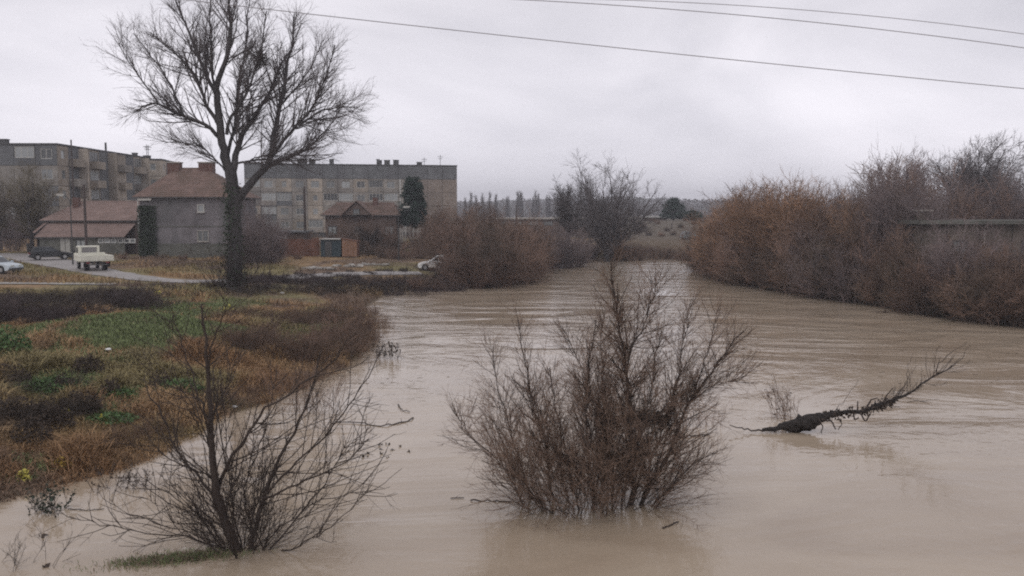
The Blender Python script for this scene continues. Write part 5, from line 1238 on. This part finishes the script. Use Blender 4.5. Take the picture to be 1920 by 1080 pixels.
# leafy plants: brambles and yellow sprigs
def leafy(label, u, v, z, n, rad, hgt, size, m, name='bramble', cat='plant', grp=None, seed=0):
    g = np.random.default_rng(seed); xx, yy = at(u, v, z); z1 = gz(xx, yy); o = empty(name, (xx, yy, z1)); tag(o, label, cat, grp)
    a = g.uniform(0, 6.28, n); r_ = np.sqrt(g.random(n)) * rad
    c = np.stack([r_ * np.cos(a), r_ * np.sin(a) * .7, g.random(n) * hgt * (1 - .6 * (r_ / rad) ** 2) + .03], 1)
    V_, Q_ = leaf_arrays(c, size, g, .6, np.array([0, 0, .3])); nobj('leaves', mesh_np('leaves', V_, quads=Q_, material=m), o)['kind'] = 'stuff'
    ns = 12; st = grow(g.normal(0, rad * .35, (ns, 3)) * [1, .7, 0], g.normal(0, .5, (ns, 3)) + [0, 0, 1], hgt * .9, .006, .004, 5, .2, -.05, g)
    nobj('stems', tube_mesh('stems', [st], [3], m_twig_dark), o)['kind'] = 'stuff'
leafy('green bramble patch among dark weeds near the left edge', 95, 735, 1.0, 1600, 1.25, .5, .055, m_bramble, seed=1)
leafy('small green bramble left of the dark foreground bush stem', 230, 748, 1.0, 500, .55, .35, .05, m_bramble, seed=2)
leafy('green bramble patch directly behind the trunk of the lower left bush', 335, 740, .9, 1300, .9, .55, .055, m_bramble, seed=3)
leafy('low green plant patch below the left bramble', 205, 790, .8, 700, .9, .25, .05, m_bramble, seed=4)
leafy('leafy green shrub cut off by the left picture edge', 5, 670, 1.3, 1500, 1.1, 1.3, .07, m_bramble, 'green_shrub', 'shrub', seed=5)
leafy('pale yellow-green sprig below the dark weeds at the left', 125, 782, .9, 60, .16, .3, .05, m_yellow, 'yellow_plant', seed=6)
leafy('orange-yellow leafy plant on the bank edge at the left', 115, 878, .4, 120, .28, .3, .05, mat('ochre_leaves', (.36, .25, .05), .7, .3, 4), 'yellow_plant', seed=7)
leafy('bright yellow-green sprig nearest the lower left corner of the bank', 45, 902, .3, 70, .16, .3, .05, m_yellow, 'yellow_plant', seed=8)
leafy('yellow sprig on the crest of the bank right of the green mound', 426, 586, 1.5, 60, .35, .5, .08, m_yellow, 'yellow_plant', seed=9)
leafy('pale yellow weed on top of the green mound', 296, 556, 2.0, 50, .3, .4, .07, m_yellow, 'yellow_plant', seed=10)
for i_, (u_, v_, n_, r_) in enumerate([(30, 790, 900, .8), (90, 800, 900, .8), (150, 775, 800, .7), (20, 720, 600, .7), (165, 700, 600, .6), (120, 740, 500, .5), (60, 830, 500, .6), (300, 730, 300, .4), (210, 745, 300, .4)]):
    leafy(['large', 'broad', 'low', 'tall', 'ragged', 'small', 'drooping', 'thin', 'tiny'][i_] + ' dark leafy dead weed clump ' + ['at the left edge above the shore', 'right of the one at the left edge', 'at the right end of the dark weeds', 'left of the green brambles', 'right of the green brambles', 'in front of the green brambles', 'nearest the shore at the left', 'left of the bramble behind the bush trunk', 'on the small bramble patch'][i_],
          u_, v_, 1, n_, r_, .75, .05, m_deadleaf, 'dead_weed', seed=40 + i_)
leafy('small yellow sprig left of the bush trunk', 195, 790, .8, 40, .14, .22, .045, m_yellow, 'yellow_plant', seed=11)

# litter: small pale scraps on the bank
for (u, v, z, lb_) in [(25, 645, 1.3, 'small white plastic scrap beside the green shrub at the left edge'), (75, 680, 1.2, 'small pale scrap on the grass above the left brambles'), (203, 660, 1.3, 'white scrap lying in the middle of the rusty grass'), (440, 768, .5, 'white scrap at the water edge behind the bush trunk'), (528, 552, 1.8, 'pale scrap lying in the dark shrubs right of the big tree'), (590, 537, 1.8, 'white scrap under the shrubs far right of the big tree')]:
    xx, yy = at(u, v, z); s_ = .05 + yy * .0016
    g = np.random.default_rng(int(u)); a_ = np.linspace(0, 2 * math.pi, 7)[:-1]
    top = [(s_ * 1.3 * math.cos(t_) * g.uniform(.6, 1.2), s_ * math.sin(t_) * g.uniform(.6, 1.2), s_ * g.uniform(.3, .9)) for t_ in a_]; bot = [(p_[0] * .8, p_[1] * .8, 0) for p_ in top]
    me_ = MB().add(bot + top, [tuple(range(5, -1, -1)), tuple(range(6, 12))] + [(i, (i + 1) % 6, (i + 1) % 6 + 6, i + 6) for i in range(6)])
    tag(me_.build('litter', M['white'], None, (xx, yy, gz(xx, yy) + .08)), lb_, 'litter')

# ------------------------------------------------------------------ other trees
def bare_tree(label, u, Y, ytop, spread, seed, m_t, name='bare_tree', n1=14, fork=.25, group=None, dens=1.0, twr=.02, fan=.55):
    g = np.random.default_rng(seed); xx = (u - 960) / F * Y; zb = gz(xx, Y); H_ = CAMH + (HOR - ytop) / F * Y - zb
    root = empty(name, (xx, Y, zb)); tag(root, label, 'tree', group)
    th = H_ * fork; R0 = H_ * .028
    tr = grow(np.array([[0, 0, -.3]]), np.array([[0, 0, 1.0]]), th + .3, R0, R0 * .75, 6, .04, 0, g)
    nobj('trunk', tube_mesh('trunk', [tr], [8], m_bark), root)
    a = np.arange(n1) * 2.4 + g.normal(0, .3, n1); el = g.uniform(.15, fan, n1) * spread
    st = tr[0][0, g.integers(3, 6, n1)]
    d = np.stack([np.cos(a) * el, np.sin(a) * el, np.ones(n1)], 1)
    L = (H_ - st[:, 2]) * g.uniform(.75, 1.02, n1) * (1 - .15 * el)
    lim = grow(st, d, L, R0 * .42, R0 * .07, 9, .09, .02, g)
    for i in range(n1): nobj('limb', tube_mesh('limb', [(lim[0][i:i + 1], lim[1][i:i + 1])], [5], m_bark_t), root)
    k1 = kids(lim, int(300 * dens), .12, 1, (38, 13), lambda t_, L_: H_ * .24 * (1.2 - .8 * t_), .55, twr * 1.2, 6, .10, .04, g)
    k2 = kids(k1, int(1500 * dens), .15, 1, (38, 14), lambda t_, L_: H_ * .10 + 0 * t_, .6, twr * .9, 4, .10, .03, g)
    k3 = kids(k2, int(4200 * dens), .2, 1, (38, 14), lambda t_, L_: H_ * .05 + 0 * t_, .7, twr * .6, 3, .08, .06, g)
    nobj('crown', tube_mesh('crown', [k1, k2, k3], [3, 3, 3], m_t), root)['kind'] = 'stuff'
    return root
bare_tree('rounded pale bare tree standing at the river bend', 1138, 124, 290, 1.15, 1, m_twig_grey, n1=22, fork=.12, dens=1.6, twr=.020, fan=.9)
bare_tree('smaller dark bare tree just left of the rounded tree at the bend', 1066, 128, 342, .5, 2, m_twig_dark, n1=10, fork=.2, dens=.7, twr=.022)
bare_tree('bare tree with open spreading crown above the right bank thicket', 1812, 100, 262, 1.0, 3, m_twig_grey, n1=18, fork=.38, dens=1.6, twr=.018, fan=.95)
bare_tree('thin bare tree at the right picture edge, behind the derelict building', 1872, 90, 312, .5, 4, m_twig_grey, n1=10, dens=.6, twr=.016)
bare_tree('thinner bare tree left of the one at the right picture edge', 1850, 94, 335, .4, 5, m_twig_purple, n1=8, dens=.5, twr=.016)
bare_tree('tall thin bare tree cut off by the right picture edge', 1915, 88, 318, .5, 6, m_twig_grey, n1=10, dens=.6, twr=.016)
bare_tree('thin bare tree rising above the left end of the purple shrubs', 1692, 92, 292, .5, 7, m_twig_purple, n1=9, dens=.7, twr=.016)
bare_tree('small faint bare tree behind the left end of the orange willows', 1393, 125, 350, .6, 8, m_twig_grey, n1=8, dens=.5, twr=.02)
bare_tree('bare olive-brown tree in front of the tall left apartment block', 60, 108, 300, 1.0, 9, mat('olive_twigs', (.17, .145, .10), .9, .25, .5), n1=16, fork=.2, dens=1.0, twr=.018, fan=.8)
bare_tree('smaller bare tree at the left picture edge before the apartment block', -5, 106, 320, 1.0, 10, mat('olive_brown_twigs', (.15, .125, .09), .9, .25, .5), n1=12, fork=.2, dens=.7, twr=.018, fan=.8)
bare_tree('bare brown bush-tree in front of the brown end of the long block', 820, 126, 378, 1.2, 11, m_twig_brown, n1=14, fork=.15, dens=.7, twr=.018, fan=.9)
bare_tree('small bare tree in front of the long apartment block, above the rusty fence', 505, 108, 408, 1.2, 12, m_twig_purple, n1=12, fork=.2, dens=.5, twr=.014, fan=.9)
bare_tree('small bare garden tree in front of the gabled house', 690, 112, 418, 1.3, 13, m_twig_dark, n1=12, fork=.2, dens=.5, twr=.014, fan=.9)

def evergreen(label, u, Y, ytop, rad, zlow, seed, n=9000, cone=.6, size=.16):
    g = np.random.default_rng(seed); xx = (u - 960) / F * Y; zb = gz(xx, Y); H_ = CAMH + (HOR - ytop) / F * Y - zb
    root = empty('evergreen_tree', (xx, Y, zb)); tag(root, label, 'tree')
    tr = grow(np.array([[0, 0, -.2]]), np.array([[0, 0, 1.0]]), H_ * .95, .2, .05, 8, .02, 0, g); nobj('trunk', tube_mesh('trunk', [tr], [7], m_bark), root)
    nb = 110; hb = g.uniform(zlow, H_ * .98, nb); t_ = (hb - zlow) / (H_ - zlow); rb = rad * (1 - t_ ** 2.2) ** cone * g.uniform(.75, 1.2, nb)
    a = g.uniform(0, 6.28, nb); cs = []
    for i in range(nb):
        q = g.random(n // nb) ** .6; cs.append(np.stack([np.cos(a[i]) * rb[i] * q, np.sin(a[i]) * rb[i] * q, hb[i] + q * .35 - .1 + 0 * q], 1) + g.normal(0, .2, (n // nb, 3)))
    V_, Q_ = leaf_arrays(np.concatenate(cs), size, g, .5); nobj('crown', mesh_np('crown', V_, quads=Q_, material=m_dgreen), root)['kind'] = 'stuff'
evergreen('dense dark evergreen tree in front of the long apartment block', 775, 124, 336, 1.75, 3.2, 1, 14000, .35, .17)
evergreen('distant broad dark evergreen right of the rounded tree at the bend', 1262, 200, 374, 3.2, 0.6, 2, 7000, .8, .22)
evergreen('low distant dark evergreen left of the reddish post', 1296, 206, 398, 3.2, .2, 3, 5000, .8, .22)
# row of distant poplars
for k in range(22):
    g = np.random.default_rng(300 + k)
    if k < 4:
        n = 8; u0 = None
        st = g.normal(0, .3, (1, 3)) * 0; H_ = 20
        tr = grow(np.array([[0, 0, -.3]]), np.array([[0, 0, 1.]]), H_, .35, .05, 7, .01, 0, g)
        k1 = kids(tr, 150, .12, .98, (20, 6), lambda t_, L_: 4.5 * (1.1 - .8 * t_), .5, .06, 4, .05, .12, g); k2 = kids(k1, 700, .2, 1, (24, 8), lambda t_, L_: 2.0 + 0 * t_, .7, .04, 3, .05, .1, g)
        if k == 0: PL = []
        PL.append((tube_mesh('trunk', [tr], [6], m_twig_grey), tube_mesh('crown', [k1, k2], [3, 3], m_twig_grey)))
    u = 872 + k * 9.2 + gr.uniform(-8, 8); Y = 430 + gr.uniform(-15, 15); tp_ = 368 + gr.uniform(-7, 7)
    xx = (u - 960) / F * Y; zb = gz(xx, Y); H_ = CAMH + (HOR - tp_) / F * Y - zb
    o = empty('poplar_tree', (xx, Y, zb), gr.uniform(0, 6)); s_ = H_ / 20; o.scale = (s_ * 1.1, s_ * 1.1, s_)
    tag(o, 'slender distant poplar in the hazy row behind the warehouse', 'tree', 'row of distant poplars')
    a_, b_ = PL[k % 4]; nobj('trunk', a_, o); nobj('crown', b_, o)['kind'] = 'stuff'
# far wood belt: one mass
g = np.random.default_rng(61); n = 36000
xx = g.uniform(-160, 520, n); Y = g.uniform(520, 640, n)
c = np.stack([xx, Y, 2 + g.random(n) * (14 + 9 * (fbm(xx, Y * 0, 14, 3) - .5))], 1)
V_, Q_ = leaf_arrays(c, .9, g, .5); tag(nobj('far_wood', mesh_np('far_wood', V_, quads=Q_, material=m_twig_grey)), 'hazy belt of distant woodland along the horizon', 'woodland', kind='stuff')

# rubble heaps along the road
for i, (u, v, lb_) in enumerate([(600, 505, 'pale strip of concrete rubble beside the road right of the big tree'), (650, 500, 'second pale rubble heap, right of the first one beside the road'), (700, 497, 'rightmost pale rubble heap beside the road')]):
    xx, yy = at(u, v, 2.0); g = random.Random(i); mb = MB()
    for k in range(16):
        a_, b2, s_ = g.uniform(-1.5, 1.5), g.uniform(-.4, .4), g.uniform(.1, .28)
        mb.add([(a_ + g.uniform(-1, 1) * s_ + dx * s_, b2 + dy * s_, .02 + (s_ * g.uniform(.4, 1.1) if dz_ else 0)) for dz_ in (0, 1) for dx, dy in ((-1, -1), (1, -1), (1, 1), (-1, 1))],
               [(0, 3, 2, 1), (4, 5, 6, 7), (0, 1, 5, 4), (1, 2, 6, 5), (2, 3, 7, 6), (3, 0, 4, 7)])
    tag(mb.build('rubble_heap', M['concrete'], None, (xx, yy, gz(xx, yy))), lb_, 'rubble', kind='stuff')

# ------------------------------------------------------------------ haze
mh = bpy.data.materials.new('haze'); mh.use_nodes = True; t = mh.node_tree
t.nodes.remove(t.nodes['Principled BSDF'])
pv = t.nodes.new('ShaderNodeVolumePrincipled'); pv.inputs['Color'].default_value = (.93, .94, 1, 1); pv.inputs['Density'].default_value = 0.0007; pv.inputs['Anisotropy'].default_value = 0.2
t.links.new(pv.outputs[0], t.nodes['Material Output'].inputs['Volume'])
o = MB().box(-1300, -46, -3.0, 1300, 2100, 55).build('haze', mh); o['kind'] = 'stuff'
o.display_type = 'WIRE'
sc.cycles.volume_max_steps = 64
